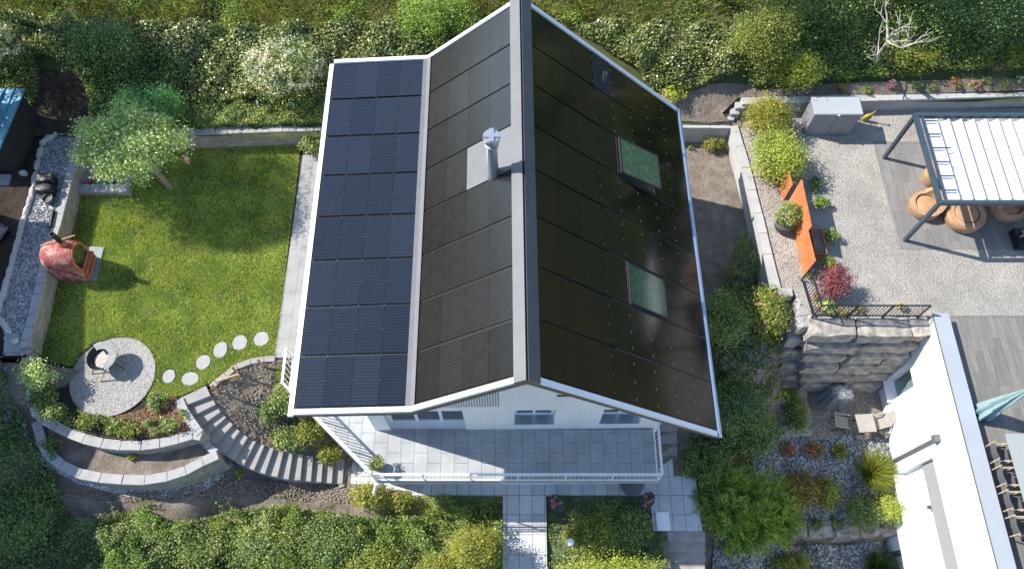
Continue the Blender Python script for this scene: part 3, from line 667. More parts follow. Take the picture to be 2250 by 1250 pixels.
patch('pebble_bed', peb, lambda X, Y: zsg(X, Y) + .04, M['pebble'], .2, .02)
peb2 = pp([(1552, 1170), (1620, 1170), (1740, 1195), (1990, 1185), (2020, 1330), (1560, 1330)], -5)
patch('lower_pebble_bed', peb2, lambda X, Y: zsg(X, Y) + .06, M['pebble'], .25, .02)
# neighbour's gravel yard
gy = [P(1616, 277, GZ), P(1645, 370, GZ), P(1673, 470, GZ), P(1695, 560, GZ), P(1714, 632, GZ), P(1738, 636, GZ), Vector((10.2, 10.5, 0)), Vector((14.15, 10.42, 0)), Vector((32, 10.42, 0)), Vector((32, 19.2, 0)), Vector((9, 19.2, 0)), Vector((8.62, 18.4, 0))]
slab('gravel_yard', gy, -6.5, GZ, M['gravel'])
slab('yard_bank', [(7.55, 18.27), (8.75, 18.27), (8.95, 19.3), (7.55, 19.3)], -1, .56, M['soil'])
tan = pp([(1622, 290), (1650, 255), (1700, 250), (1735, 330), (1700, 400), (1745, 540), (1768, 612), (1738, 634), (1716, 630), (1695, 555), (1673, 465), (1648, 370)], GZ)
slab('planting_gravel', tan, .3, GZ + .006, M['gravelt'])
slab('deck_floor', [(13.69, 17.6), (20, 17.6), (20, 12.97), (13.69, 12.97)], .3, GZ + .012, M['deck'])

# ================================================================ the house with the solar roof
YAW = R(.5)
YF, YB = 5.61, 17.1
house = thing('house', 'white gabled house roofed all over in black solar panels with tiled terrace', 'house', (0, 12, LOW))
HW = Matrix.Translation((0, 12, 0)) @ Matrix.Rotation(YAW, 4, 'Z') @ Matrix.Translation((0, -12, 0))
A, B, Rg, E = Vector((-5.6, 0, 5.53)), Vector((-2.61, 0, 5.7)), Vector((.286, 0, 8.13)), Vector((5.75, 0, 3.05))
def rz(x):
    for a, b in ((A, B), (B, Rg), (Rg, E)):
        if x <= b.x or b is E: return a.z + (b.z - a.z) * (x - a.x) / (b.x - a.x)
WY, WI = 6.65, 7.0                                         # gable wall face, and the face the windows are set back to
low = lambda x: rz(x) - .44
m = MB()
m.prism_y([(-4.46, LOW), (4.68, LOW), (4.68, low(4.68)), (.3, low(.3)), (B.x, low(B.x)), (-4.46, low(-4.46))], WI, 16.3)
def strip(x0, x1, z0, z1=None):
    if z1 is not None: m.prism_y([(x0, z0), (x1, z0), (x1, z1), (x0, z1)], WY, WI); return
    xs = [x0] + [k for k in (B.x, .3) if x0 < k < x1] + [x1]
    m.prism_y([(x0, z0), (x1, z0)] + [(x, low(x)) for x in xs[::-1]], WY, WI)
D0, D1 = -3.97, -1.52
W1, W2 = (.03, 1.27), (2.72, 3.97)
strip(-4.46, D0, LOW); strip(D0, D1, LOW, -.02); strip(D0, D1, 2.1); strip(D1, W1[0], LOW)
for a, b in (W1, W2): strip(a, b, LOW, .66); strip(a, b, 2.1)
strip(W1[1], W2[0], LOW); strip(W2[1], 4.68, LOW)
m.build('wall', M['white'], house, W=HW)
# windows deep in the wall: frame, two panes, metal sill
for a, b in (W1, W2):
    f = MB(); f.box(((a + b) / 2, WI - .03, .72), (b - a, .06, .09)); f.box(((a + b) / 2, WI - .03, 2.05), (b - a, .06, .1))
    for x in (a + .04, (a + b) / 2, b - .04): f.box((x, WI - .031, 1.4), (.08, .058, 1.3))
    fr = f.build('window', M['bwhite'], house, W=HW)
    MB().box(((a + b) / 2, WI - .012, 1.4), (b - a - .02, .012, 1.3)).build('pane', M['darkglass'], fr, W=HW)
    MB().box(((a + b) / 2, (WY + WI) / 2 - .04, .672), (b - a + .04, WI - WY + .0, .02)).build('sill', M['gutter'], fr, W=HW)
f = MB(); f.box(((D0 + D1) / 2, WI - .04, .03), (D1 - D0, .08, .07)); f.box(((D0 + D1) / 2, WI - .04, 2.06), (D1 - D0, .08, .08))
for x in (D0 + .03, D0 + .87, D0 + 1.66, D1 - .03): f.box((x, WI - .041, 1.05), (.1, .078, 2.0))
sd = f.build('sliding_door', M['bwhite'], house, W=HW)
MB().box(((D0 + D1) / 2, WI - .012, 1.05), (D1 - D0 - .02, .012, 2.0)).build('pane', M['darkglass'], sd, W=HW)
f = MB(); g = MB()
for i in range(21):
    x = -2.0 + i * .078; h = min(3.85, rz(x) - .62) - 2.5
    if h > .04: f.box((x, WY - .004, 2.5 + h / 2), (.036, .012, h))
f.build('gable_vent', M['blind'], house, W=HW)
MB().prism_y([(1.22, 3.42), (1.62, 3.42), (1.62, 3.62), (1.22, 3.62)], WY - .006, WY + .01).build('vent_grille', M['seatd'], house, W=HW)
# terrace slab on the upper floor level
TER = [(-7.4, 9.15), (-7.38, 7.87), (-4.28, 4.97), (4.62, 4.97), (4.62, 6.649), (-4.4, 6.649), (-4.4, 9.15)]
MB().prism(TER, -.26, .006).build('terrace_floor', M['terrace'], house)
MB().prism([(-7.0, 8.9), (-6.98, 8.05), (-4.2, 5.4), (4.3, 5.4), (4.3, 6.6), (-4.5, 6.6), (-4.5, 8.9)], LOW, -.262).build('terrace_base', M['white'], house)
MB().tube([P(827, 1062, -.2), P(822, 1083, -1.0)], .055, 10).build('overflow_pipe', M['bwhite'], house)
# roof: deck with brown boards underneath, verge flashing, valley, ridge, gutters, then every solar panel
prof = [(A.x - .02, A.z - .07), (B.x, B.z - .07), (Rg.x, Rg.z - .07), (E.x + .02, E.z - .07), (E.x + .02, E.z - .44), (Rg.x, Rg.z - .5), (B.x + .05, B.z - .46), (A.x - .02, A.z - .42)]
roof = MB().prism_y(prof, YF + .02, YB - .02).build('roof', M['eave'], house, W=HW)
mp_ = [(A.x + .02, A.z - .068), (B.x, B.z - .068), (Rg.x, Rg.z - .068), (E.x - .02, E.z - .068)]
MB().prism_y(mp_ + [(x, z + .014) for x, z in mp_[::-1]], YF + .03, YB - .03).build('roof_membrane', M['plastic'], roof, W=HW)
for ya, yb2 in ((YF - .03, YF + .1), (YB - .1, YB + .03)):
    f = MB()
    for a, b in ((A, B), (B, Rg), (Rg, E)):
        o = .24 if a is Rg else 0
        aa = a.lerp(b, .055) if a is Rg else a; bb = b.lerp(a, .09) if b is Rg else b
        f.add([(aa.x, ya, aa.z - .1), (aa.x, yb2, aa.z - .1), (bb.x, yb2, bb.z - .1), (bb.x, ya, bb.z - .1), (aa.x, ya, aa.z + .03), (aa.x, yb2, aa.z + .03), (bb.x, yb2, bb.z + .03), (bb.x, ya, bb.z + .03)],
              [(0, 1, 2, 3), (7, 6, 5, 4), (0, 4, 5, 1), (1, 5, 6, 2), (2, 6, 7, 3), (3, 7, 4, 0)])
    f.build('verge_trim', M['bwhite'], roof, W=HW)
def strip_on(a, b, t0, t1, lift, name, mat, yy=(YF + .11, YB - .11), par=None):
    p, q = a.lerp(b, t0), a.lerp(b, t1); d = (q - p).normalized(); nn = Vector((-d.z, 0, d.x)) * lift
    vs = [(p.x, yy[0], p.z - .06), (q.x, yy[0], q.z - .06), (q.x, yy[1], q.z - .06), (p.x, yy[1], p.z - .06)]
    vs += [(p.x + nn.x, yy[0], p.z + nn.z), (q.x + nn.x, yy[0], q.z + nn.z), (q.x + nn.x, yy[1], q.z + nn.z), (p.x + nn.x, yy[1], p.z + nn.z)]
    return MB().add(vs, [(3, 2, 1, 0), (4, 5, 6, 7), (0, 1, 5, 4), (1, 2, 6, 5), (2, 3, 7, 6), (3, 0, 4, 7)]).build(name, mat, par or roof, W=HW)
strip_on(A, B, .955, 1, .025, 'valley_flashing', M['metalg']); strip_on(B, Rg, 0, .042, .027, 'valley_flashing', M['metalg'])
strip_on(B, Rg, .905, 1, .05, 'ridge_cap', M['metalg'], (YF - .05, YB + .05)); strip_on(Rg, E, 0, .05, .05, 'ridge_cap', M['metald'], (YF - .05, YB + .05))  # one grey cap: the right half's shade is put into a darker metal
f = MB(); f.tube([(A.x - .09, YF - .05, A.z - .12), (A.x - .09, YB - .3, A.z - .12)], .075, 10); f.box((A.x - .075, (YF + YB) / 2, A.z - .045), (.13, YB - YF - .2, .03)); f.build('gutter', M['bwhite'], roof, W=HW)
f = MB(); f.tube([(E.x + .09, YF - .05, E.z - .12), (E.x + .09, YB + .02, E.z - .12)], .07, 10); f.box((E.x + .06, (YF + YB) / 2, E.z - .035), (.07, YB - YF, .02)); f.build('gutter', M['gutter'], roof, W=HW)
Y0, PITCH = YF + .13, (YB - YF - .26) / 8
pmesh = {}
def panel(a, b, t0, t1, row, mat, name='solar_panel', y1=None):
    p, q = a.lerp(b, t0), a.lerp(b, t1); d = (q - p).normalized(); nn = Vector((-d.z, 0, d.x)); L = (q - p).length - .006; D = PITCH - .06
    key = (mat, round(L, 3))
    if key not in pmesh:
        mm = MB().box((0, 0, .015), (L, D, .03)); me = bpy.data.meshes.new(name); me.from_pydata(mm.v, [], mm.f)
        bm = bmesh.new(); bm.from_mesh(me); bm.to_mesh(me); bm.free(); me.materials.append(M[mat]); pmesh[key] = me
    o = bpy.data.objects.new(name, pmesh[key]); COL.objects.link(o)
    c = (p + q) / 2 + nn * (-.035); c.y = Y0 + PITCH * (row + .5)
    rot = Matrix(((d.x, 0, nn.x, 0), (0, 1, 0, 0), (d.z, 0, nn.z, 0), (0, 0, 0, 1)))
    tiny = Matrix.Rotation(random.uniform(-.004, .004), 4, 'X') @ Matrix.Rotation(random.uniform(-.004, .004), 4, 'Y')
    Wm = HW @ Matrix.Translation(c) @ rot @ tiny; WM[o] = Wm
    o.parent = roof; o.matrix_parent_inverse = WM[roof].inverted(); o.matrix_basis = Wm
    return o
clips = MB()
def clip(a, b, t, y, s=(.03, .05, .014)):
    p = a.lerp(b, t); d = (b - a).normalized(); nn = Vector((-d.z, 0, d.x)); p = p + nn * .004; p.y = y
    rot = Matrix(((d.x, 0, nn.x, 0), (0, 1, 0, 0), (d.z, 0, nn.z, 0), (0, 0, 0, 1)))
    clips.add(*(lambda mm: (mm.v, mm.f))(MB().box((0, 0, 0), s)), M=Matrix.Translation(p) @ rot)
for r in range(8):
    for c in range(4):
        w_ = (.955 - .012) / 4; panel(A, B, .012 + c * w_, .012 + (c + 1) * w_, r, 'panel')
        if c: clip(A, B, .012 + c * w_, Y0 + PITCH * r, (.016, .022, .008)); clip(A, B, .012 + c * w_, Y0 + PITCH * (r + .5), (.016, .022, .008))
        w_ = (.905 - .042) / 4
        if not (r == 4 and c >= 2): panel(B, Rg, .042 + c * w_, .042 + (c + 1) * w_, r, 'panel2')
    for c in range(8):
        w_ = (.995 - .05) / 8; t0 = .05 + c * w_
        if c and c > 1:
            for fy in (.12, .45, .8):
                if not (r in (2, 5) and c in (5,)): clip(Rg, E, t0, Y0 + PITCH * (r + fy), (.01, .06, .006))
        if (r in (2, 5) and c in (4, 5)) or (r == 7 and c == 3): continue
        panel(Rg, E, t0, t0 + w_, r, 'panel3')
tag(clips.build('panel_clip', M['metalg'], roof, W=HW), kind='stuff')
# plate and steel flue on the left slope
w_ = (.905 - .042) / 4
strip_on(B, Rg, .042 + 2 * w_ + .003, .905, .001, 'flue_plate', M['metalg'], (Y0 + PITCH * 4 + .02, Y0 + PITCH * 5 - .02))
cx, cy = -.505, 11.47; cz = rz(cx)
fl = MB().lathe([(.17, -.1), (.165, 0), (.16, .06), (.15, .08), (.15, 1.28), (.175, 1.3), (.175, 1.34), (.13, 1.36)], (cx, cy, cz), 24).build('flue', M['steel'], roof, True, W=HW)
f = MB().lathe([(.12, 1.36), (.12, 1.62)], (cx, cy, cz), 20)
f.lathe([(.21, 1.5), (.215, 1.55), (.215, 1.66), (.2, 1.68)], (cx, cy, cz), 24); f.box((cx, cy, cz + 1.7), (.12, .4, .04)); f.box((cx, cy, cz + 1.695), (.4, .12, .04))
f.build('flue_cowl', M['steel'], fl, W=HW)
w_ = (.995 - .05) / 8
strip_on(Rg, E, .05 + 3 * w_ + .002, .05 + 4 * w_ - .002, .002, 'vent_plate', M['shedwood'], (Y0 + PITCH * 7 + .02, Y0 + PITCH * 8 - .02))
p = Rg.lerp(E, .05 + 3.6 * w_); MB().lathe([(.06, 0), (.06, .42), (.045, .42), (.045, .3)], (p.x, Y0 + PITCH * 7.35, p.z - .05), 14).build('vent_pipe', M['metald'], roof, True, W=HW)
# skylights, the further one tilted open
def skylight(r, opened):
    t0, t1 = .05 + 4 * w_, .05 + 6 * w_; d = (E - Rg).normalized(); nn = Vector((-d.z, 0, d.x)); c = Rg.lerp(E, (t0 + t1) / 2); c.y = Y0 + PITCH * (r + .5)
    L = (E - Rg).length * (t1 - t0) - .02; D = PITCH - .05
    rot = Matrix(((d.x, 0, nn.x, 0), (0, 1, 0, 0), (d.z, 0, nn.z, 0), (0, 0, 0, 1)))
    W0 = HW @ Matrix.Translation(c - nn * .04) @ rot
    f = MB(); fw = .05
    for sx in (-1, 1): f.box((sx * (L / 2 - fw / 2), 0, .0), (fw, D, .1))
    for sy in (-1, 1): f.box((0, sy * (D / 2 - fw / 2), -.001), (L - 2 * fw, fw, .098))
    fr = f.build('skylight', M['shedwood'], roof, W=W0)
    W1_ = W0
    if opened: W1_ = W0 @ Matrix.Translation((-L / 2 + .1, 0, .06)) @ Matrix.Rotation(R(-7), 4, 'Y') @ Matrix.Translation((L / 2 - .1, 0, 0))
    f = MB(); l2, d2 = L - .12, D - .12; z = .06
    for sx in (-1, 1): f.box((sx * (l2 / 2), 0, z), (.04, d2 + .04, .05))
    for sy in (-1, 1): f.box((0, sy * (d2 / 2), z), (l2 - .04, .04, .048))
    f.build('sash', M['shedwood'], fr, W=W1_)
    MB().box((0, 0, z), (l2 - .038, d2 - .038, .03)).build('pane', M['skyglass'], fr, W=W1_)
skylight(5, True); skylight(2, False)
# terrace railings
t = thing('terrace_railing', 'white metal railing on the slanted left edge of the terrace', 'railing', (-6, 7, 0))
railing(t, [(-7.36, 9.05, 0), (-7.34, 7.9, 0), (-4.27, 5.02, 0)], 1.0, M['bwhite'], .2, 1.4, .022, (.07, .05))
t = thing('terrace_railing', 'white double handrail railing along the front of the terrace', 'railing', (0, 5, 0))
railing(t, [(-4.2, 5.0, 0), (4.57, 5.0, 0), (4.57, 6.6, 0)], 1.0, M['bwhite'], .13, 1.48, .008, (.04, .03), post=.035, second=.22)

# ================================================================ left garden: walls, stairs, curb
block_wall('retaining_wall', 'long straight block wall between the lawn and the left gravel path', [(*P(a, b, .8)[:2], .82) for a, b in wallL], -.3, .26)
sd_px = [(56, 747, .82), (54, 763, .7), (57, 778, .58), (60, 793, .46), (61, 808, .34), (63, 822, .2), (64, 834, .1)]
t = thing('stepped_wall', 'stepped row of block caps going down at the end of the left wall', 'wall', P(58, 790, -.3)); m = MB(); m2 = MB()
for (x0, y0_, z0), (x1, y1_, z1) in zip(sd_px, sd_px[1:]):
    a, b = P(x0, y0_, z0), P(x1, y1_, z0); b.z = a.z = z0 - .1; m2.bar(Vector((a.x, a.y, (z0 - .1 - .6) / 2 + .0)), Vector((b.x, b.y, (z0 - .7) / 2)), .26, z0 + .5)
    m.bar(a + Vector((0, 0, .05)), b + Vector((0, 0, .05)), .34, .11)
m.build('coping', M['coping'], t, bevel=.015); m2.build('wall_body', M['block'], t)
block_wall('retaining_wall', 'block wall behind the lawn under the ivy slope', [(*P(a, b, .9)[:2], .9) for a, b in [(165, 305), (300, 296), (415, 289), (560, 284), (712, 279), (800, 277)]], -.3, .28, group=None)
m = MB(); m.box((*P(545, 300, .45)[:2], .45), (.28, .06, .06)); solo(m, 'wall_light', M['bwhite'], 'small pale light set in the block wall behind the lawn', 'light')
m = MB(); a = P(98, 651, .45); m.box((a.x, a.y, .45), (.06, .3, .07), .1); solo(m, 'wall_light', M['bwhite'], 'small pale light set in the long left block wall', 'light')
block_wall('curved_wall', 'inner curved block wall holding up the flower bed', [(*P(a, b, .06)[:2], .06) for a, b in innerw], -1.2, .27)
block_wall('curved_wall', 'short curved block wall beside the top of the garden stairs', [(*P(a, b, .08)[:2], .08) for a, b in stairw[:-1] + [(439, 952)]], -1.2, .25, over=.015)
block_wall('curved_wall', 'outer lower curved block wall at the foot of the flower beds', [(*P(a, b, -.44)[:2], -.44) for a, b in outerw], -2.4, .27)
block_wall('curved_wall', 'short low block wall joining the lower curved wall to the stairs', [(*P(a, b, -.47)[:2], -.47) for a, b in [(446, 968), (460, 982), (474, 993)]], -2.0, .22, over=.01)
es = [(65, 842), (67, 852), (67, 863), (69, 874), (71, 886), (76, 897), (80, 909)]
for i, (x, y) in enumerate(es):
    m = MB().rock((*P(x, y, .08)[:2], .02), (.3, .24, .34), i + 40, random.random(), .2, 2, .5)
    solo(m, 'edging_stone', M['edge'], 'irregular pale stone in the chain edging the flower bed at lower left', 'stone', 'stones edging the flower bed')
st = thing('garden_stairs', 'curved grey concrete stairs from the lawn down to the lower path', 'stairs', (*P(600, 980, -2)[:2], LOW))
LA = [zpx((62, 492), 0), zpx((268, 392), 0)]
m = MB().prism([LA[0], NL[0], NR[0], LA[1]], -.6, .012); m.build('landing', M['step'], st, bevel=.01)
for k in range(len(nos)):
    z = -(k + 1) * RIS
    if k + 1 < len(nos): q = [NL[k], NL[k + 1], NR[k + 1], NR[k]]
    else: q = [NL[k], NL[k] + Vector((1.0, -.05, 0)), NR[k] + Vector((1.0, -.05, 0)), NR[k]]
    c = sum(q, Vector()) / 4; q = [(p.x, p.y) for p in q]
    MB().prism(q, z - .45, z).build('step', M['step'], st, bevel=.012)
cp = [P(a, b, .06) for a, b in curb]
block_wall('curb', 'pale concrete curb curving around the planted slope', [(*p[:2], .05) for p in cp], -.5, .2, cap=.1, step=.55, body=M['concrete'], capm=M['step'], over=.0, cat='curb')
for i, (b, tp) in enumerate([((530, 300), (465, 235)), ((370, 445), (300, 375)), ((730, 240), (682, 183))]):
    a = zpx(b, 0); z = float(zsb([a.x], [a.y])[0]); a = zpx(b, z); m = MB().bar((a.x, a.y, z - .15), (a.x + .02, a.y, z + .75), .06)
    solo(m, 'wooden_stake', M['wood'], ['wooden stake in the slope with a lath leaning on it', 'wooden stake nearest the top of the garden stairs', 'wooden stake nearest the slabs of the path'][i], 'stake', 'stakes in the planted slope')
m = MB().bar(zpx((352, 358), .1), zpx((530, 298), .12), .06, .025); solo(m, 'wooden_lath', M['wood'], 'flat wooden lath lying from the curb to a stake', 'lath')
for i, (x, y, rx, ry, rr) in enumerate([(575, 745, 17, 17, 0), (527, 753, 16.5, 17.5, .3), (485, 769, 15.5, 18.5, .4), (447, 796, 16, 16.5, 0), (372, 827, 14, 15, .5), (418.5, 832.5, 19.5, 14.5, 0)]):
    c = P(x, y); sc_ = CH / FPX / .93; m = MB(); pr = []
    for k in range(14):
        a = 2 * math.pi * k / 14; j = 1 + random.uniform(-.05, .05); pr.append((c.x + rx * sc_ * j * math.cos(a), c.y + ry * sc_ * 1.05 * j * math.sin(a)))
    m.prism(pr, -.05, .035)
    solo(m, 'stepping_stone', M['stone'], ['round stepping stone nearest the slab path', 'second stepping stone from the slab path', 'tall oval stepping stone, third from the slab path', 'fourth stepping stone from the slab path', 'stepping stone nearest the gravel circle', 'wide flattened stepping stone in front of the garden stairs'][i], 'stepping stone', 'stepping stones across the lawn', bevel=.012)

# fire ring
c = P(220, 783, .64); fr = thing('fire_bowl', 'round steel fire bowl with broad cooking ring on gravel circle', 'fire bowl', (c.x, c.y, 0))
MB().lathe([(.1, .22), (.25, .28), (.4, .42), (.47, .6), (.455, .6), (.38, .44), (.22, .31), (0, .26)], (c.x, c.y, 0), 32).build('bowl', M['bowl'], fr, True)
m = MB(); a0, a1, k = R(-62), R(128), 30
for i in range(k + 1):
    a = a0 + (a1 - a0) * i / k
    for r_, z in ((.27, .61), (.53, .61), (.53, .635), (.27, .635)): m.v.append((c.x + r_ * math.cos(a), c.y + r_ * math.sin(a), z))
for i in range(k):
    for j in range(4): m.f.append((4 * i + j, 4 * i + (j + 1) % 4, 4 * i + 4 + (j + 1) % 4, 4 * i + 4 + j))
m.f += [(3, 2, 1, 0), (4 * k, 4 * k + 1, 4 * k + 2, 4 * k + 3)]
m.build('cooking_ring', M['fire'], fr)
MB().lathe([(0, .40), (.3, .40), (.33, .36)], (c.x, c.y, 0), 24).build('ash', M['ash'], fr)
for i in range(3):
    a = R(100 + 120 * i); MB().bar((c.x + .3 * math.cos(a), c.y + .3 * math.sin(a), .42), (c.x + .62 * math.cos(a), c.y + .62 * math.sin(a), .01), .025).build('leg', M['bowl'], fr)
p0 = P(172, 790, .5); m = MB().tube([p0, P(204, 752, .68)], .014, 6); m.build('grate_rod', M['bowl'], fr); MB().tube([P(168, 788, .5), P(228, 812, .55)], .014, 6).build('grate_rod', M['bowl'], fr)
m = MB().tube([P(220, 838, .03), P(233, 812, .5), P(238, 802, .62)], .022, 8); solo(m, 'fire_poker', M['wood'], 'wooden handled poker leaning on the fire bowl', 'poker')

# pizza oven
ox0, ox1, oyc, ow = -16.0, -14.9, 12.42, .5
ov = thing('pizza_oven', 'weathered red clay pizza oven with vaulted top and dark flue', 'oven', ((ox0 + ox1) / 2, oyc, .1))
pr = [(-ow, .1), (ow, .1), (ow, 1.1)] + [(ow * math.cos(a), 1.1 + ow * 1.02 * math.sin(a)) for a in [math.pi * i / 16 for i in range(1, 16)]] + [(-ow, 1.1)]
m = MB(); xs = [ox0 + .0, ox0 + .08, ox0 + .22, ox1 - .1, ox1]; sc_ = [.82, .94, 1, 1, .97]
for x, s_ in zip(xs, sc_):
    for (y, z) in pr: m.v.append((x, oyc + y * s_, .1 + (z - .1) * (s_ * .5 + .5)))
k = len(pr)
for i in range(len(xs) - 1):
    for j in range(k): m.f.append((i * k + j, i * k + (j + 1) % k, (i + 1) * k + (j + 1) % k, (i + 1) * k + j))
m.f += [tuple(range(k - 1, -1, -1)), tuple(range((len(xs) - 1) * k, len(xs) * k))]
m.build('oven_body', M['terra'], ov, True)
def arch(s, x0, x1, zb, mat, name, par):
    q = [(-ow * s, zb), (ow * s, zb)] + [(ow * s * math.cos(a), 1.12 + ow * s * math.sin(a)) for a in [math.pi * i / 14 for i in range(15)]]
    m = MB(); 
    for x in (x0, x1):
        for y, z in q: m.v.append((x, oyc + y, z))
    k = len(q); m.f = [tuple(range(k - 1, -1, -1)), tuple(range(k, 2 * k))] + [(i, (i + 1) % k, k + (i + 1) % k, k + i) for i in range(k)]
    return m.build(name, mat, par)
dr = arch(.9, ox1 - .05, ox1 + .05, .62, M['clay'], 'door_frame', ov); arch(.74, ox1 + .0, ox1 + .055, .72, M['darkglass'], 'door', dr)
m = MB(); m.box((ox1 + .1, oyc, .6), (.16, .86, .05)); 
for y in (-.4, .4): m.bar((ox1 + .02, oyc + y, .2), (ox1 + .16, oyc + y, .58), .05)
m.box((ox1 + .05, oyc, .25), (.1, .9, .1)); m.build('shelf', M['clay'], ov, bevel=.01)
ch = Vector((-15.18, 12.57, 0)); MB().lathe([(.13, 1.5), (.13, 1.74), (.1, 1.78)], ch, 18).build('flue_collar', M['clay'], ov, True)
MB().lathe([(.085, 1.7), (.085, 2.32), (.07, 2.32), (.07, 1.9)], ch, 18).build('flue', M['bowl'], ov, True)
MB().bar(P(95, 580, .8), P(134, 611, .12), .1, .06).build('base_board', M['wood'], ov)
m = MB().bar(P(89, 540, 1.58), P(165, 517, 1.66), .03); solo(m, 'peel_handle', M['wood'], 'long thin wooden stick lying across the pizza oven', 'stick')
m = MB(); a, b, c, d = P(128, 616), P(212, 617), P(231, 545), P(150, 540); m.prism([a, b, c, d], -.05, .07); solo(m, 'oven_slab', M['slabgrey'], 'grey concrete slab under the pizza oven', 'slab', bevel=.01)
# things on the left gravel path
for i, (x, y) in enumerate([(104, 397), (101, 418)]):
    c = P(x, y, 1.0); m = MB().rock((c.x, c.y, 1.0), (.62, .36, .5), i + 3, .0, .1, 3, .7)
    solo(m, 'black_bag', M['plastic'], ['full black bag on the left gravel path, farther from the oven', 'full black bag on the left gravel path, nearer the oven'][i], 'bag', smooth=True)
c = P(113, 445, .75); m = MB().lathe([(.13, .76), (.18, 1.0), (.19, 1.05), (.16, 1.05), (.14, .98), (0, .97)], (c.x, c.y, 0), 18); solo(m, 'flower_pot', M['potd'], 'small dark empty pot beside the black bags', 'pot', smooth=True)
m = MB().bar(P(117, 462, .85), P(110, 500, .85), .1, .16); solo(m, 'dark_box', M['plastic'], 'narrow dark box lying along the left wall', 'box', bevel=.01)
rk = [(146, 291, .5), (127, 295, .4), (109, 303, .45), (96, 313, .4), (88, 335, .5), (82, 362, .5), (77, 392, .6), (72, 420, .5), (66, 441, .5), (58, 464, .6), (50, 490, .6), (45, 512, .5), (37, 540, .7), (30, 566, .6), (22, 596, .6), (14, 622, .6), (6, 650, .6), (-4, 680, .6)]
for i, (x, y, L) in enumerate(rk):
    a = rk[max(i - 1, 0)]; b = rk[min(i + 1, len(rk) - 1)]; d = P(b[0], b[1], .8) - P(a[0], a[1], .8)
    m = MB().rock((*P(x, y, .8)[:2], .78), (L, .2, .26), i, math.atan2(d.y, d.x), .22, 2, .55)
    solo(m, 'edging_stone', M['edge'], 'rough pale stone in the row edging the left gravel path', 'stone', 'stones edging the left gravel path')
m = MB().rock((*P(12, 716, .8)[:2], .8), (.75, .2, .28), 77, R(-48), .15, 2, .6); solo(m, 'edging_stone', M['edge'], 'long pale stone at the lower end of the left gravel path', 'stone')
a = [P(14, 733, .7), P(46, 733, .7), P(50, 775, .7), P(10, 778, .7)]; solo(MB().prism(a, .4, .8), 'stone_slab', M['slabgrey'], 'flat grey slab at the lower end of the left gravel path', 'slab', bevel=.02)
m = MB().rock((*P(33, 749, .85)[:2], .84), (.22, .2, .14), 5, .6, .15, 2, .7); solo(m, 'small_stone', M['edge'], 'small pale stone lying on the flat grey slab', 'stone')
a = [P(-14, 385, .72), P(26, 384, .72), P(20, 407, .72), P(-20, 408, .72)]; solo(MB().prism(a, .6, .76), 'stone_slab', M['slabgrey'], 'grey paving slab on soil in front of the dark shed', 'slab', bevel=.01)
# shed at the upper left
sc0 = P(94, 262, .8); sy0 = P(70, 372, .8).y
sh = thing('shed', 'dark tarred wooden shed with blue sheet metal roof', 'shed', (sc0.x - 1.5, (sc0.y + sy0) / 2, .7))
MB().prism([(sc0.x, sc0.y), (sc0.x - .15, sy0), (sc0.x - 4, sy0), (sc0.x - 4, sc0.y)], .6, 2.25).build('wall', M['shedwood'], sh)
m = MB(); m.prism([(sc0.x + .12, sc0.y + .2), (sc0.x - .05, sy0 - .2), (sc0.x - 4.2, sy0 - .2), (sc0.x - 4.2, sc0.y + .2)], 2.252, 2.31)
for i in range(6): m.bar((sc0.x - .25 - i * .35, sc0.y + .2, 2.33), (sc0.x - .4 - i * .35, sy0 - .2, 2.33), .04, .05)
m.build('roof', M['shedroof'], sh)
m = MB().rock((*P(50, 379, .9)[:2], .85), (.3, .22, .3), 8, 0, .2); solo(m, 'small_stone', M['edge'], 'pale stone by the corner of the dark shed', 'stone')
m = MB(); a, b, c = P(-22, 480, 1.0), P(17, 501, 1.0), P(-2, 528, 1.0); m.bar(a, b, .03); m.bar(b, c, .03)
cf = thing('cold_frame', 'dark cold frame with thin aluminium edge at the left', 'cold frame', (*b[:2], .7)); m.build('frame', M['metalg'], cf)
MB().prism([P(-60, 470, .97), P(14, 502, .97), P(-4, 526, .97), P(-60, 560, .97)], .7, .975).build('lid', M['darkglass'], cf)
# sandpit in the corner with toys
sp_ = [P(172, 413, .33), P(222, 413, .33), P(282, 414, .33)]
block_wall('low_wall', 'low block wall in front of the sandpit', [(*q[:2], .33) for q in sp_], -.1, .3, step=.5)
slab('sandpit', [P(174, 402, .2), P(282, 402, .2), P(310, 340, .2), P(190, 340, .2)], -.1, .2, M['slabgrey'])
for i, (x, y, mt, lab, d) in enumerate([(199, 402, 'red', 'red plastic toy in the sandpit', (.3, .12, .1)), (215, 401, 'greenp', 'green plastic toy in the sandpit', (.14, .16, .14)), (249, 399, 'blue', 'blue plastic toy in the sandpit', (.2, .14, .1))]):
    c = P(x, y, .25); m = MB(); m.box((c.x, c.y, .26), d, .4); m.lathe([(d[0] * .25, 0), (d[0] * .3, .1), (0, .12)], (c.x, c.y, .3), 10); solo(m, 'toy', M[mt], lab, 'toy', bevel=.015)
c = P(259, 395, .3); m = MB()
for dx in (-.08, .08): m.bar((c.x + dx, c.y - .1, .2), (c.x, c.y + .1, .55), .03)
m.bar((c.x - .06, c.y, .36), (c.x + .06, c.y, .36), .03); solo(m, 'toy', M['orange'], 'orange toy easel in the sandpit', 'toy')
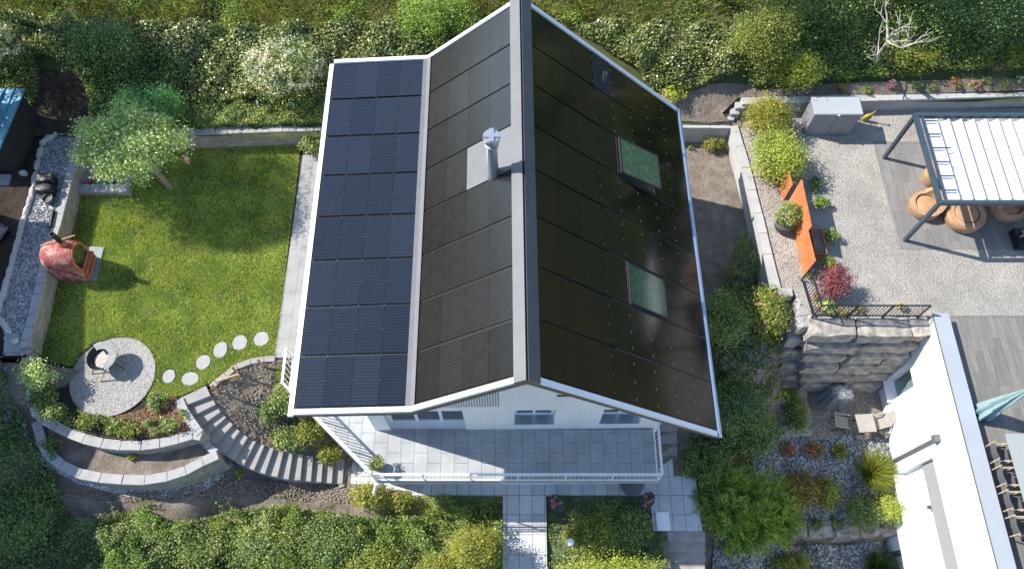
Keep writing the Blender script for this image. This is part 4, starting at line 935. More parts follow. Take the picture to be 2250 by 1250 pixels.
for x, y, mt, lab in [(570, 236, 'lampw', 'white garden ornament in the ground cover'), (650, 242, 'teal', 'small teal garden ornament in the ground cover'), (412, 355, 'flp', 'pinkish bird feeder at the edge of the pale tree')]:
    q = PH(x, y) if y < 300 else P(x, y, 1.2); m = MB().lathe([(.02, -.2), (.06, 0), (.09, .12), (.05, .25), (.02, .42), (0, .44)], q, 10); solo(m, 'garden_ornament', M[mt], lab, 'ornament', smooth=True)
tree('garden_tree', 'pale green broad tree with a bare trunk at the lawn corner', 'tree', P(376, 414), 2, (-12.95, 15.6, 3.05), (1.8, 1.3, .85), M['mint'], 85, 190, .105, .1, M['bark'], spread=.15, limbs=8, inner=.55)
shrub('shaded_crown_back', 'darker back of the pale tree crown, shade put into leaf colour', 'tree', PH(345, 262), (1.35, .8, .9), M['mint_shade'], 90, 60, .08, spread=.18)  # rear of the pale crown, its shade painted as darker leaves

# ================================================================ neighbour on the right
block_wall('retaining_wall', 'white block wall behind the soil bed right of the house', [(*P(a, b, .6)[:2], .6) for a, b in [(1440, 274), (1500, 274), (1560, 274), (1606, 275)]], -.8, .26, step=.9, body=M['wallc'], capm=M['wallc'])
block_wall('retaining_wall', 'long pale block wall between soil bed and gravel yard', [(*P(a, b, .6)[:2], .6) for a, b in [(1613, 276), (1640, 368), (1666, 468), (1688, 558), (1707, 634)]], -1.4, .26, step=.9, body=M['wallc'], capm=M['wallc'])
m = MB().box((*P(1727, 641, .6)[:2], .35), (.48, .3, .5)); solo(m, 'end_block', M['rockpale'], 'pale block at the end of the long wall by the rocks', 'block', bevel=.02)
block_wall('retaining_wall', 'long concrete wall at the back of the gravel yard', [(*P(a, b, 1.15)[:2], 1.15) for a, b in [(1630, 222), (1780, 218), (1891, 215), (2050, 210), (2250, 204), (2500, 196)]], .3, .28, step=1.4, body=M['wallc'], capm=M['wallc'])
q0 = P(1630, 222, 1.15); t = thing('stepped_wall', 'white stepped concrete wall end by the yellow bushes', 'wall', (q0.x - .4, q0.y, .3)); m = MB()
for x_, y_, z in ((1622, 231, 1.02), (1611, 244, .86), (1600, 257, .7)): q_ = P(x_, y_, z); m.box((q_.x + .06, q_.y, z / 2), (.34, .3, z))
m.build('wall_body', M['wallc'], t, bevel=.012)
# cabinet
cb = thing('storage_cabinet', 'grey two-door garden storage cabinet against the back wall', 'cabinet', (11.97, 18.3, GZ))
x0, x1, ya, yb_ = 11.11, 12.84, 17.92, 18.66
MB().prism([(x0, ya), (x1, ya), (x1, yb_), (x0, yb_)], GZ + .02, 1.72).build('body', M['grey'], cb, bevel=.01)
lid = MB().prism([(x0 - .03, ya - .05), (x1 + .03, ya - .05), (x1 + .03, yb_ + .02), (x0 - .03, yb_ + .02)], 1.72, 1.8).build('lid', M['greyp'], cb, bevel=.02)
MB().box(((x0 + x1) / 2, ya - .06, 1.75), (.07, .05, .06)).build('latch', M['bwhite'], lid)
for xa, xb in ((x0 + .04, (x0 + x1) / 2 - .012), ((x0 + x1) / 2 + .012, x1 - .04)): MB().prism([(xa, ya - .022), (xb, ya - .022), (xb, ya - .001), (xa, ya - .001)], GZ + .07, 1.69).build('door', M['grey'], cb, bevel=.006)
yt = P(1895, 266, GZ); Tm = Matrix.Rotation(R(28), 4, 'Y') @ Matrix.Rotation(R(-25), 4, 'X'); t = thing('yellow_toy', 'yellow plastic toy with two dark holes beside the grey cabinet', 'toy', yt)
MB().lathe([(0, 0), (.1, .04), (.17, .18), (.15, .34), (.05, .46), (.035, .68), (0, .69)], yt, 16, 1, .4, M=Matrix.Rotation(R(25), 3, 'Y')).build('body', M['yellow'], t, True)
for z in (.2, .32): MB().lathe([(0, 0), (.04, .01), (.04, .03), (0, .035)], yt + Vector((z * .42, -.085, z)), 10, M=Matrix.Rotation(R(90), 3, 'X')).build('hole', M['black'], t)
MB().lathe([(.04, 0), (.05, .05), (0, .1)], yt + Vector((.29, 0, .62)), 10).build('tip', M['black'], t)
# pergola
pg = thing('pergola', 'blue-grey aluminium pergola with white folding fabric roof', 'pergola', (16.4, 15.1, GZ))
gx0, gx1, ga, gb, gz = 13.95, 19.0, 13.33, 16.85, 3.1
for x in (gx0, gx1):
    for y in (ga, gb): MB().box((x, y, (GZ + gz) / 2 - .06), (.12, .12, gz - GZ - .14)).build('post', M['anthr'], pg)
for y in (ga, gb): MB().box(((gx0 + gx1) / 2, y, gz - .07), (gx1 - gx0 + .14, .14, .16)).build('beam', M['anthr'], pg, bevel=.01)
for x in (gx0, gx1): MB().box((x, (ga + gb) / 2, gz - .071), (.14, gb - ga - .142, .158)).build('beam', M['anthr'], pg, bevel=.01)
MB().bar((gx0 + .16, ga + .1, gz + .0), (gx0 + .16, gb - .1, gz + .0), .06, .05).build('rail', M['anthr'], pg)
m = MB(); fx0 = gx0 + .24; nb = 11; wb = (gx1 - .15 - fx0) / nb
for i in range(nb):
    k = 10
    for j in range(k + 1):
        u = j / k; sag = .015 if i == 0 else .15 * math.sin(math.pi * u); x = fx0 + (i + u) * wb
        m.v += [(x, ga + .12, gz - .06 - sag), (x, gb - .16, gz - .06 - sag)]
        if i + j and not (j == 0): 
            a = len(m.v) - 4; m.f.append((a, a + 2, a + 3, a + 1))
m.build('canopy', M['fabric'], pg, True)
m = MB()
for i in range(1, nb): m.bar((fx0 + i * wb, ga + .12, gz - .05), (fx0 + i * wb, gb - .16, gz - .05), .022, .03)
m.build('canopy_batten', M['bwhite'], pg)
for i, L in enumerate([.42, .42, .62, .46, .44, .42]):
    y = gb - .3 - i * .56; MB().bar((gx0 + .2, y, gz + .03), (gx0 + .2 + L, y, gz + .03), .035).build('cross_rod', M['anthr'], pg)
# round wicker furniture
def tub(t, c, r, seat, back, a0, a1):
    c = Vector(c); MB().lathe([(r * .9, 0), (r, .14), (r, seat + .02), (r * .97, seat + .06), (r * .74, seat + .06), (r * .72, seat - .08), (r * .68, seat - .08), (r * .66, seat - .02), (r * .6, seat), (0, seat)], c, 40).build('seat', M['wicker'], t, True)
    m = MB(); k = 24
    for i in range(k + 1):
        a = a0 + (a1 - a0) * i / k; s = min(1, 5 * min(i, k - i) / k + .35)
        for rr, z in ((r * .72, seat - .01), (r * 1.0, seat - .02), (r * 1.03, seat + (back - seat) * s), (r * .76, seat + (back - seat) * s)): m.v.append((c.x + rr * math.cos(a), c.y + rr * math.sin(a), c.z + z))
    for i in range(k):
        for j in range(4): m.f.append((4 * i + j, 4 * i + (j + 1) % 4, 4 * i + 4 + (j + 1) % 4, 4 * i + 4 + j))
    m.f += [(3, 2, 1, 0), (4 * k, 4 * k + 1, 4 * k + 2, 4 * k + 3)]; m.build('backrest', M['wicker'], t, True)
c = P(2026, 460, GZ); t = thing('wicker_chair', 'low round wicker tub chair out in the sun', 'chair', c, 'wicker lounge furniture'); tub(t, c, .56, .36, .68, R(-45), R(85))
c = P(2110, 482, GZ); t = thing('wicker_table', 'big round wicker table with a sunken disc on top', 'table', c, 'wicker lounge furniture')
MB().lathe([(.58, 0), (.66, .12), (.68, .44), (.65, .5), (.45, .5), (.44, .4), (0, .4)], c, 36).build('body', M['wicker'], t, True); MB().lathe([(.4, .402), (.4, .47), (.38, .49), (0, .49)], c, 30).build('disc', M['wicker'], t, True)
c = P(2046, 396, GZ); t = thing('wicker_chair', 'upright wicker chair half under the white canopy edge', 'chair', c, 'wicker lounge furniture'); tub(t, c, .42, .4, .95, R(40), R(320))
c = P(2205, 462, GZ); t = thing('wicker_chair', 'wicker tub chair in the shade under the pergola', 'chair', c, 'wicker lounge furniture'); tub(t, c, .62, .4, .75, R(-40), R(210))
c = P(2248, 530, GZ); t = thing('fire_table', 'dark square fire tray holding pale logs', 'fire pit', c); m = MB(); m.box((c.x, c.y, GZ + .15), (.85, .75, .3)); m.build('tray', M['black'], t, bevel=.02)
for i in range(9): MB().tube([c + Vector((random.uniform(-.3, .3), random.uniform(-.25, .25), .33 + .03 * i)), c + Vector((random.uniform(-.3, .3), random.uniform(-.25, .25), .36 + .03 * i))], .04, 7).build('log', M['rockpale'], t)
# rusty steel screens and planter
for i, ((bx0, by0), (bx1, by1), (tx, ty), lab) in enumerate([((1702, 372), (1721, 441), (1734, 354), 'lowest rusty steel screen next to the yellow-green bushes'), ((1732, 443), (1752, 543), (1767, 385), 'tallest rusty steel screen, with the potted bush before it'), ((1752, 543), (1767, 606), (1786, 512), 'rusty steel screen beside the black railing')]):
    a, b = P(bx0, by0, GZ), P(bx1, by1, GZ); h = [1.05, 1.45, 1.12][i]
    d = Vector((.0, 0, 0)); m = MB(); o = Vector((.015, 0, 0)); b = Vector((a.x + (b.x - a.x), b.y, GZ))
    m.bar(a + Vector((0, 0, h / 2)), b + Vector((0, 0, h / 2)), .03, h); solo(m, 'steel_screen', M['rust'], lab, 'screen', 'rusty steel screens')
c = P(1792, 540, GZ); t = thing('steel_planter', 'rusty steel planter box standing behind the screens', 'planter', c); m = MB(); L, Wd, h = 1.0, .38, .34
for sx in (-1, 1): m.box((c.x + sx * Wd / 2, c.y, GZ + h / 2), (.03, L, h))
for sy in (-1, 1): m.box((c.x, c.y + sy * L / 2, GZ + h / 2), (Wd - .03, .03, h))
m.build('box', M['rust'], t); MB().box((c.x, c.y, GZ + h - .1), (Wd - .04, L - .04, .1)).build('soil', M['soil'], t)
c = P(1716, 503, GZ); t = thing('potted_bush', 'green bush in a dark round pot by the rusty screens', 'plant', c)
MB().lathe([(.2, 0), (.3, .2), (.33, .45), (.3, .47), (.28, .42), (0, .41)], c, 24).build('pot', M['potd'], t, True)
p, nr = crown(c + Vector((.1, .12, .8)), (.45, .42, .4), 40, 26, .2); leaves('foliage', p, nr, .09, M['cover1'], t)
# black railing on the rock wall
t = thing('black_railing', 'black metal railing at the corner above the rock wall', 'railing', (10.17, 10.35, GZ))
railing(t, [(10.02, 11.75, GZ), (10.17, 10.38, GZ), (13.75, 10.38, GZ)], .94, M['black'], .115, 1.15, .016, (.045, .035))
# rock walls
rw_dummy = None
rw = thing('boulder_wall', 'high wall of big rough quarried blocks below the black railing', 'wall', (12.1, 10, CZ))
MB().box((12.1, 10.12, -2.05), (4.0, .4, 4.3)).build('joint_fill', M['soild'], rw)
for k in range(6):
    zt = GZ - .05 - k * .75; yy = 10.3 - .1 * k; x = 10.0 + .17 * k; end = 14.08
    while x < end - .3:
        L = min(random.uniform(1.1, 2.2), end - x)
        if end - x - L < .5: L = end - x
        MB().boulder((x + L / 2, yy - .14 + random.uniform(-.05, .05), zt - .37), (L * .98, .9, .70), int(x * 10) + k * 31, random.uniform(-.03, .03), .06).build('stone_block', M['rock'], rw); x += L
rs = thing('boulder_corner', 'stacked pale boulders at the left end of the rock wall', 'rock wall', (9.7, 10.8, -1))
for x, y, z, d, rz_ in [(1768, 632, GZ - .02, (.62, .75, .6), .05), (1772, 668, GZ - .06, (.7, .8, .6), .08), (1779, 702, GZ - .12, (.8, .6, .6), .0), (1752, 690, -.1, (.7, .9, .7), .1), (1760, 730, -.5, (1.0, .6, .7), .0), (1738, 660, .0, (.5, .7, .6), .2), (1735, 716, -1.0, (.7, .7, .8), .1), (1716, 757, -1.8, (.8, .6, .7), .1), (1745, 770, -2.2, (1.0, .6, .8), 0), (1728, 800, -2.9, (.9, .6, .8), 0), (1748, 748, -1.35, (1.1, .8, .8), .05), (1752, 782, -2.3, (1.2, .7, .8), .0), (1748, 808, -3.05, (1.2, .7, .8), .05), (1740, 832, -3.6, (1.1, .6, .7), .0)]:
    q = P(x, y, z); MB().boulder((q.x, q.y, z - d[2] / 2), d, int(x + y), rz_, .07).build('stone_block', M['rockpale'] if z > -.6 else M['rock'], rs)
lw = thing('boulder_wall', 'low boulder wall across the pebble garden beside the white house', 'wall', (*P(1840, 1170, -5.6)[:2], -6))
x = P(1735, 1165, -5).x
while x < 14.0:
    L = random.uniform(.6, 1.2); MB().boulder((x + L / 2, P(1840, 1160, -4.95).y + random.uniform(-.06, .06), -5.35), (L * 1.0, .6, .95), int(x * 9), random.uniform(-.08, .08), .09).build('stone_block', M['rock'], lw); x += L
for i, (x, y, z, d, rz_, lab) in enumerate([(1718, 823, CZ + .5, (.45, .95, .45), .1, 'upright grey granite block left of the covered grill'), (1765, 880, CZ + .12, (.4, 1.8, .2), .03, 'long grey stone kerb left of the covered grill'), (1752, 945, CZ + .1, (1.1, .5, .22), .1, 'broad pale stone slab at the lower left of the court'), (1945, 945, CZ + .2, (.4, .5, .45), .5, 'speckled boulder at the foot of the white house'), (1895, 957, CZ + .1, (.5, .3, .25), .2, 'pale rock in front of the folding table'), (1712, 875, CZ + .6, (.5, .4, .4), .2, 'grey stone under the bright small bush')]):
    q = P(x, y, z); m = MB().boulder((q.x, q.y, z - d[2] / 2), d, i + 90, rz_, .06); solo(m, 'garden_rock', M['rock' if i != 2 else 'rockpale'], lab, 'rock')
# court: covered grill, pots, folding table and chairs
c = P(1830, 878, CZ); t = thing('covered_grill', 'grill under a crumpled dark grey cover', 'grill', c); m = MB(); k = 56; rows = [(.0, 1.04), (.12, 1.02), (.24, 1.05), (.33, 1.0), (.37, .9), (.39, .7), (.43, .5), (.44, .32), (.5, .15), (.53, .02)]
for r_, z in rows:
    for i in range(k):
        a = 2 * math.pi * i / k; q = Vector((math.cos(a), math.sin(a))); s = 1 / max(abs(q.x), abs(q.y)) ** .75
        f = 1 + .09 * noise.noise(Vector((math.cos(a) * 3, math.sin(a) * 3, z * 2.5))) + .07 * math.sin(a * 9 + z * 4 + 2 * noise.noise(Vector((a, z * 3, 1)))) * max(0, 1 - z * .8)
        m.v.append((c.x + q.x * r_ * s * f * 1.12, c.y + q.y * r_ * s * f * .86, CZ + z + (.07 * noise.noise(Vector((math.cos(a) * r_ * 9, math.sin(a) * r_ * 9, 3))) if z > .2 else 0)))
for j in range(len(rows) - 1):
    for i in range(k): m.f.append((j * k + i, (j + 1) * k + i, (j + 1) * k + (i + 1) % k, j * k + (i + 1) % k))
m.build('cover', M['cover'], t)
for i, (x, y, r_, lab, mt) in enumerate([(1921, 846, .26, 'round dark pot with pale rim by the white house corner', 'potd'), (1898, 841, .18, 'small dark pot against the rock wall', 'potd'), (1880, 836, .14, 'smallest dark pot against the rock wall', 'bowl')]):
    q = P(x, y, CZ); m = MB().lathe([(r_ * .75, 0), (r_, .28), (r_ * 1.06, .34), (r_ * .9, .34), (r_ * .85, .28), (0, .27)], q, 20); solo(m, 'flower_pot', M[mt], lab, 'pot', smooth=True)
c = P(1886, 940, CZ); t = thing('folding_table', 'square taupe folding table in the gravel court', 'table', c); 
MB().box((c.x, c.y, CZ + .69), (.66, .68, .03), .05).build('tabletop', M['textile'], t, bevel=.008)
for sx in (-1, 1):
    for sy in (-1, 1): MB().bar((c.x + sx * .28, c.y + sy * .28, CZ + .67), (c.x - sx * .2, c.y + sy * .28, CZ), .025).build('leg', M['black'], t)
def fold_chair(px, py, rz_, lab):
    c = P(px, py, CZ); t = thing('folding_chair', lab, 'chair', c, 'folding chairs in the court'); T = Matrix.Translation(c) @ Matrix.Rotation(rz_, 4, 'Z')
    def bar(n, a, b, w_, h, mt): MB().bar(T @ Vector(a), T @ Vector(b), w_, h).build(n, mt, t)
    bar('seat', (0, -.22, .43), (0, .22, .43), .46, .025, M['textile']); 
    MB().bar(T @ Vector((0, .22, .45)), T @ Vector((0, .42, .92)), .44, .02).build('backrest', M['textile'], t)
    for s in (-1, 1):
        bar('leg', (s * .24, .28, 0), (s * .24, -.24, .6), .022, .022, M['black']); bar('leg', (s * .24, -.26, 0), (s * .24, .3, .6), .022, .022, M['black'])
        bar('armrest', (s * .25, -.22, .62), (s * .25, .3, .62), .05, .025, M['textile'])
fold_chair(1840, 934, R(80), 'folding chair left of the square taupe table'); fold_chair(1922, 934, R(-75), 'folding chair between the taupe table and the white house')
# white house with the roof deck
wh = thing('white_house', 'white flat-roofed house with a wooden roof deck', 'house', (18, 1, -6.3)); HX, HY, HT = 14.1, 10.3, .93
m = MB(); win = [(8.57, 9.42, -3.2, -1.4), (-4, 6.03, -3.85, -1.3), (-4, 3.55, -6.1, -4.9)]; dep = .16
def hw(y0_, y1_, z0, z1): m.box((HX + .2, (y0_ + y1_) / 2, (z0 + z1) / 2), (.4, y1_ - y0_, z1 - z0))
hw(9.42, HY, -7, HT - .06); hw(6.03, 8.57, -7, HT - .06); hw(8.57, 9.42, -1.4, HT - .06); hw(8.57, 9.42, -7, -3.2)
hw(-12, 6.03, -1.3, HT - .06); hw(-12, 6.03, -4.9, -3.85); hw(3.55, 6.03, -7, -4.9); hw(-12, -4, -3.85, -1.3); hw(-12, 3.55, -7, -6.1)
m.box((HX + 5.4, (HY - 12) / 2, -3.4), (10, HY + 12, 7.0)); pass
m.build('wall', M['white'], wh)
MB().box((HX + .2, (HY - 12) / 2 + .0, HT - .02), (.52, HY + 12 + .04, .05)).build('coping', M['copingm'], wh)
MB().box((HX - .07, (HY - 12) / 2, HT - .03), (.012, HY + 12, .06)).build('coping_edge', M['eave'], wh)
MB().box((HX + 5.4, (HY - 12) / 2 + .035, GZ - .02), (9.98, HY + 12.15, .05)).build('deck_floor', M['deck2'], wh)
f = MB().box((HX + .3, 8.995, -2.3), (.05, .85, 1.8)); w1 = MB(); 
for y in (8.62, 9.37): w1.box((HX + .22, y, -2.3), (.06, .09, 1.8))
for z in (-3.15, -1.45): w1.box((HX + .222, 8.995, z), (.056, .66, .09))
wf = w1.build('window', M['bwhite'], wh); MB().box((HX + .235, 8.995, -2.3), (.02, .7, 1.66)).build('pane', M['glass'], wf); MB().box((HX + .04, 8.995, -3.215), (.36, .95, .04)).build('sill', M['bwhite'], wf)
w2 = MB(); 
for z in (-3.8, -2.5): w2.box((HX + .3, 1.0, z), (.08, 10, .1))
for y in (5.98, 3.9, 1.8, -.3): w2.box((HX + .302, y, -3.15), (.076, .1, 1.2))
wf = w2.build('window', M['bwhite'], wh); MB().box((HX + .33, 1.0, -3.15), (.02, 10, 1.25)).build('white_panel', M['bwhite'], wf); MB().box((HX + .05, 1.0, -3.87), (.46, 10.1, .05)).build('sill', M['bwhite'], wf)  # plain white panels behind the lower window frames
MB().box((HX + .22, 1.0, -1.85), (.1, 10.02, 1.1)).build('blind', M['blind'], wf)
for y in (4.62,): MB().box((HX + .2, y, -2.55), (.16, .12, .1)).build('bracket', M['metald'], wf)
w3 = MB(); w3.box((HX + .25, -.2, -5.5), (.06, 7.4, 1.1)); wf = w3.build('window', M['bwhite'], wh); MB().box((HX + .24, 3.42, -5.5), (.1, .1, 1.15)).build('frame', M['metald'], wf)
m = MB(); m.box((HX - .1, 6.5, -.62), (.2, .22, .22)); m.tube([(HX - .1, 6.5, -.7), (HX - .1, 6.5, -4.0)], .05, 10); m.build('downpipe', M['metalg'], wh)
pz = thing('parasol', 'closed sage green parasol leaning over the deck edge', 'parasol', (14.95, 6.97, GZ)); 
m = MB(); k = 48; rows = [(.24, .72), (.23, .95), (.19, 1.5), (.13, 2.3), (.07, 2.9), (.02, 3.05)]
for r_, z in rows:
    for i in range(k): a = 2 * math.pi * i / k; f = 1 + .34 * math.cos(a * 6 + z * 1.5) + .1 * math.cos(a * 3) ; m.v.append((14.95 + r_ * f * math.cos(a), 6.97 + r_ * f * math.sin(a), z))
for j in range(len(rows) - 1):
    for i in range(k): m.f.append((j * k + i, j * k + (i + 1) % k, (j + 1) * k + (i + 1) % k, (j + 1) * k + i))
m.build('canopy', M['parasol'], pz, True); MB().tube([(14.95, 6.97, GZ), (14.95, 6.97, 3.1)], .025, 8).build('pole', M['metalg'], pz)
MB().box((14.95, 6.97, GZ + .05), (.5, .5, .06)).build('base', M['metald'], pz)
t = thing('dining_table', 'long grey outdoor dining table on the roof deck', 'table', (15.7, 4.1, GZ))
MB().box((15.72, 3.8, GZ + .74), (1.2, 4.75, .05)).build('tabletop', M['tabletop'], t, bevel=.01)
for y in (1.8, 5.8):
    for x in (15.5, 16.3): MB().box((x, y, GZ + .36), (.08, .08, .71)).build('leg', M['metalg'], t)
ch0 = None
for i, (y, lab) in enumerate([(5.62, 'dark deck chair nearest the closed parasol'), (4.9, 'dark deck chair second from the closed parasol'), (4.18, 'dark deck chair third from the closed parasol'), (3.46, 'dark deck chair fourth from the closed parasol')]):
    if ch0 is None:
        c = Vector((14.93, y, GZ)); ch0 = t = thing('deck_chair', lab, 'chair', c, 'chairs along the dining table')
        MB().box((c.x + .05, c.y, GZ + .44), (.46, .46, .03)).build('seat', M['seatd'], t); m = MB(); k = 8
        for j in range(k + 1):
            u = -1 + 2 * j / k
            for dx, z in ((0, .5), (-.1, .92)):
                m.v.append((c.x - .2 + dx - .05 * (1 - u * u) , c.y + u * .22, GZ + z)); m.v.append((c.x - .17 + dx - .05 * (1 - u * u), c.y + u * .22, GZ + z))
        for j in range(k):
            a = 4 * j; b = a + 4; m.f += [(a, b, b + 2, a + 2), (a + 1, a + 3, b + 3, b + 1), (a + 2, b + 2, b + 3, a + 3), (a, a + 1, b + 1, b)]
        m.build('backrest', M['seatd'], t, True)
        for s in (-1, 1):
            MB().bar((c.x - .32, c.y + s * .26, GZ + .95), (c.x - .2, c.y + s * .26, GZ), .035).build('leg', M['teak'], t); MB().bar((c.x + .25, c.y + s * .26, GZ + .63), (c.x + .25, c.y + s * .26, GZ), .035).build('leg', M['teak'], t)
            MB().bar((c.x - .3, c.y + s * .26, GZ + .64), (c.x + .28, c.y + s * .26, GZ + .64), .05, .025).build('armrest', M['teak'], t)
    else: copy_thing(ch0, (14.93, y, GZ), 0, lab)
# right-hand stairs of the house
for nm, lab, pts, dz in [('lower', 'wide weathered concrete stairs going down at the bottom of the photo', None, 0)]:
    xs0, xs1 = P(1466, 1166, LOW).x, P(1549, 1166, LOW).x; y = P(1500, 1166, LOW).y; t = thing('entrance_stairs', lab, 'stairs', ((xs0 + xs1) / 2, y - 1, -4))
    for k in range(7): MB().prism([(xs0, y - .31 * k - .002), (xs1, y - .31 * k - .002), (xs1, y - .31 * (k + 1) - .03), (xs0, y - .31 * (k + 1) - .03)], LOW - .6 - .16 * k, LOW - .02 - .16 * k).build('step', M['stepold'], t, bevel=.012)
xs0, xs1 = 4.72, P(1484, 980, -2.3).x + .1; y = P(1470, 1003, LOW).y; t = thing('side_stairs', 'dark concrete steps climbing beside the right end of the terrace', 'stairs', (5.1, 7, LOW))
for k in range(7): MB().prism([(xs0, y + .4 * k), (xs1, y + .4 * k), (xs1, y + .4 * (k + 1) + .02), (xs0, y + .4 * (k + 1) + .02)], LOW - .5, LOW + .17 * (k + 1)).build('step', M['stepold'], t, bevel=.012)
q = P(1456, 1145, LOW); m = MB().box((q.x, q.y, LOW + .05), (.46, .6, .08)); solo(m, 'stone_slab', M['bwhite'], 'white square slab with a stain on the lower paving', 'slab', bevel=.01)
q = P(1525, 1142, LOW); m = MB().lathe([(.22, .03), (.2, .05), (0, .055)], q, 20); solo(m, 'round_cover', M['fabric'], 'pale round cover set in the lower paving', 'cover')
q = P(1388, 1062, LOW + .5); t = thing('bistro_table', 'round dark glass bistro table below the terrace edge', 'table', (q.x, q.y, LOW)); MB().lathe([(.4, 0), (.42, .015), (.4, .03), (0, .03)], (q.x, q.y, LOW + .5), 28).build('tabletop', M['potd'], t, True); MB().tube([(q.x, q.y, LOW + .03), (q.x, q.y, LOW + .5)], .03, 8).build('pedestal', M['black'], t)
for x, y, rz_, lab in [(1223, 1108, .5, 'oval tub of pink flowers beside the entrance path'), (1420, 1102, -.6, 'oval tub of pink flowers at the edge of the lower paving')]:
    q = P(x, y, LOW + .03); t = thing('flower_tub', lab, 'flower pot', q, 'oval flower tubs'); T3 = Matrix.Rotation(rz_, 3, 'Z')
    MB().lathe([(.2, 0), (.26, .3), (.27, .34), (.24, .34), (.23, .3), (0, .29)], q, 24, .85, 1.15, M=T3).build('tub', M['metald'], t, True)
    p, nr = crown(q + Vector((0, 0, .33)), (.2, .24, .1), 14, 14, .2); leaves('foliage', p, nr, .07, M['deep'], t); p, nr = crown(q + Vector((0, 0, .42)), (.19, .25, .06), 9, 12, .12, .5, 0, 1); leaves('flowers', p, nr, .06, M['flp'], t, .9)
q = P(1250, 1196, -2.4); t = thing('globe_lamp', 'white globe garden lamp among the bushes', 'lamp', (q.x, q.y, LOW)); m = MB().lathe([(0, -.13), (.07, -.11), (.12, -.05), (.13, 0), (.12, .05), (.07, .11), (0, .13)], (q.x, q.y, -1.75), 20); m.build('globe', M['lampw'], t, True); MB().tube([(q.x, q.y, LOW - .1), (q.x, q.y, -1.85)], .03, 8).build('post', M['metald'], t)
c = P(828, 1034, .0); c.x += .05; t = thing('potted_plant', 'small potted bush at the left corner of the terrace', 'plant', (c.x, c.y + .12, .006)); c = Vector((c.x, c.y + .12, .006))
MB().lathe([(.13, 0), (.18, .25), (.19, .28), (.16, .28), (0, .25)], c, 18).build('pot', M['potd'], t, True); p, nr = crown(c + Vector((0, 0, .48)), (.24, .24, .22), 22, 26, .2); leaves('foliage', p, nr, .06, M['cover1'], t)

# ================================================================ vegetation
def stuff(o, lab, cat): return tag(o, lab, cat, kind='stuff')
edge1 = pph([(-120, 110), (95, 110), (95, 165), (78, 240), (30, 260), (-120, 200)]); edge2 = pph([(165, 145), (240, 175), (340, 235), (300, 288), (205, 292), (205, 225)])
for e_, s_, l_ in ((edge1, 31, 'dark bushy cover beside the shed'), (edge2, 32, 'dark bushy cover right of the bare soil path')): stuff(carpet('slope_cover', e_, zh, 6000, .1, M['deep'], .4, .6, .25, 1.0, seed=s_), l_, 'ground cover')
hill_ivy = pph([(-160, 20), (200, 62), (450, 66), (620, 74), (760, 60), (900, 62), (1000, 60), (1060, 60), (1060, 160), (735, 200), (728, 225), (420, 238), (330, 225), (210, 190), (180, 150), (90, 132), (-160, 132)])
stuff(carpet('ivy_slope', hill_ivy, zh, 42000, .13, M['ivy'], .5, .6, .32, 1.1), 'glossy dark ivy covering the slope left of the house', 'ivy')
ivr = pph([(1270, 75), (1330, 60), (1590, 75), (1630, 170), (1560, 195), (1500, 212), (1440, 205)])
stuff(carpet('ivy_slope', ivr, zh, 15000, .13, M['ivy'], .5, .6, .3, 1.1, seed=3), 'glossy ivy covering the slope right of the house', 'ivy')
gc = pph([(370, 235), (560, 232), (720, 215), (720, 276), (430, 284)])
stuff(carpet('ground_cover', gc, zh, 13000, .085, M['cover1'], .3, .6, .16, .7, seed=5), 'light green leafy ground cover above the back wall', 'ground cover')
wg = pph([(-200, -60), (2500, -60), (2500, 0), (1600, 20), (1600, 100), (1480, 110), (1330, 110), (1150, 10), (1000, 80), (800, 66), (600, 78), (420, 70), (200, 66), (-200, 40)])
stuff(tufts('wild_grass', wg, zh, 70000, .48, .024, M['grassw'], (.1, -.45), .6, .9, 1.6), 'long dry meadow grass on the top of the slope', 'grass')
stuff(carpet('meadow_weeds', wg, zh, 26000, .09, M['fresh'], .35, .8, .3, 1.3, 1.1, seed=2), 'leafy weeds growing in the meadow grass', 'weeds')
tr_ = pph([(1650, -40), (2500, -60), (2500, 155), (2100, 165), (1900, 178), (1800, 190), (1640, 195), (1640, 120)])
stuff(carpet('hedge_cover', tr_, zh, 42000, .1, M['cover1'], .45, .6, .3, 1.2, seed=8), 'dense green bushes covering the slope above the gravel yard', 'ground cover')
soilr = pph([(1440, 208), (1490, 205), (1560, 190), (1660, 185), (1660, 216), (1620, 217), (1586, 252), (1600, 269), (1500, 269), (1440, 269)]); patch('bare_slope', soilr, lambda X, Y: zh(X, Y) + .07, M['soil'], .2, .03)
bedr = pph([(1640, 205), (1850, 185), (2100, 178), (2500, 170), (2500, 193), (2250, 201), (1900, 212), (1700, 217), (1640, 219)]); patch('flower_bed', bedr, lambda X, Y: zh(X, Y) + .06, M['soil'], .2, .02)
soill = pph([(86, 160), (180, 165), (215, 230), (200, 292), (92, 300), (80, 240)]); patch('bare_path', soill, lambda X, Y: zh(X, Y) + .06, M['soild'], .2, .02)
def straggler(lab, loc, r, h, n_, mt):
    loc = Vector(loc); t = thing('straggly_shrub', lab, 'shrub', loc); m = MB(); pts = []
    for i in range(n_):
        a = random.uniform(0, 6.28); k = random.uniform(.3, 1); p = [loc, loc + Vector((math.cos(a) * r * k * .4, math.sin(a) * r * k * .4, h * .6)), loc + Vector((math.cos(a) * r * k, math.sin(a) * r * k, h * random.uniform(.7, 1.1)))]
        m.tube(p, [.016, .012, .005], 5)
        for j in range(26):
            u = random.uniform(.25, 1); q = p[0].lerp(p[1], u * 2) if u < .5 else p[1].lerp(p[2], u * 2 - 1); pts.append((q.x + random.gauss(0, .05), q.y + random.gauss(0, .05), q.z + random.gauss(0, .04)))
    m.build('stem', M['bark'], t); pts = np.array(pts); leaves('foliage', pts, rng.normal(size=pts.shape) + np.array([0, 0, .9]), .075, mt, t); return t
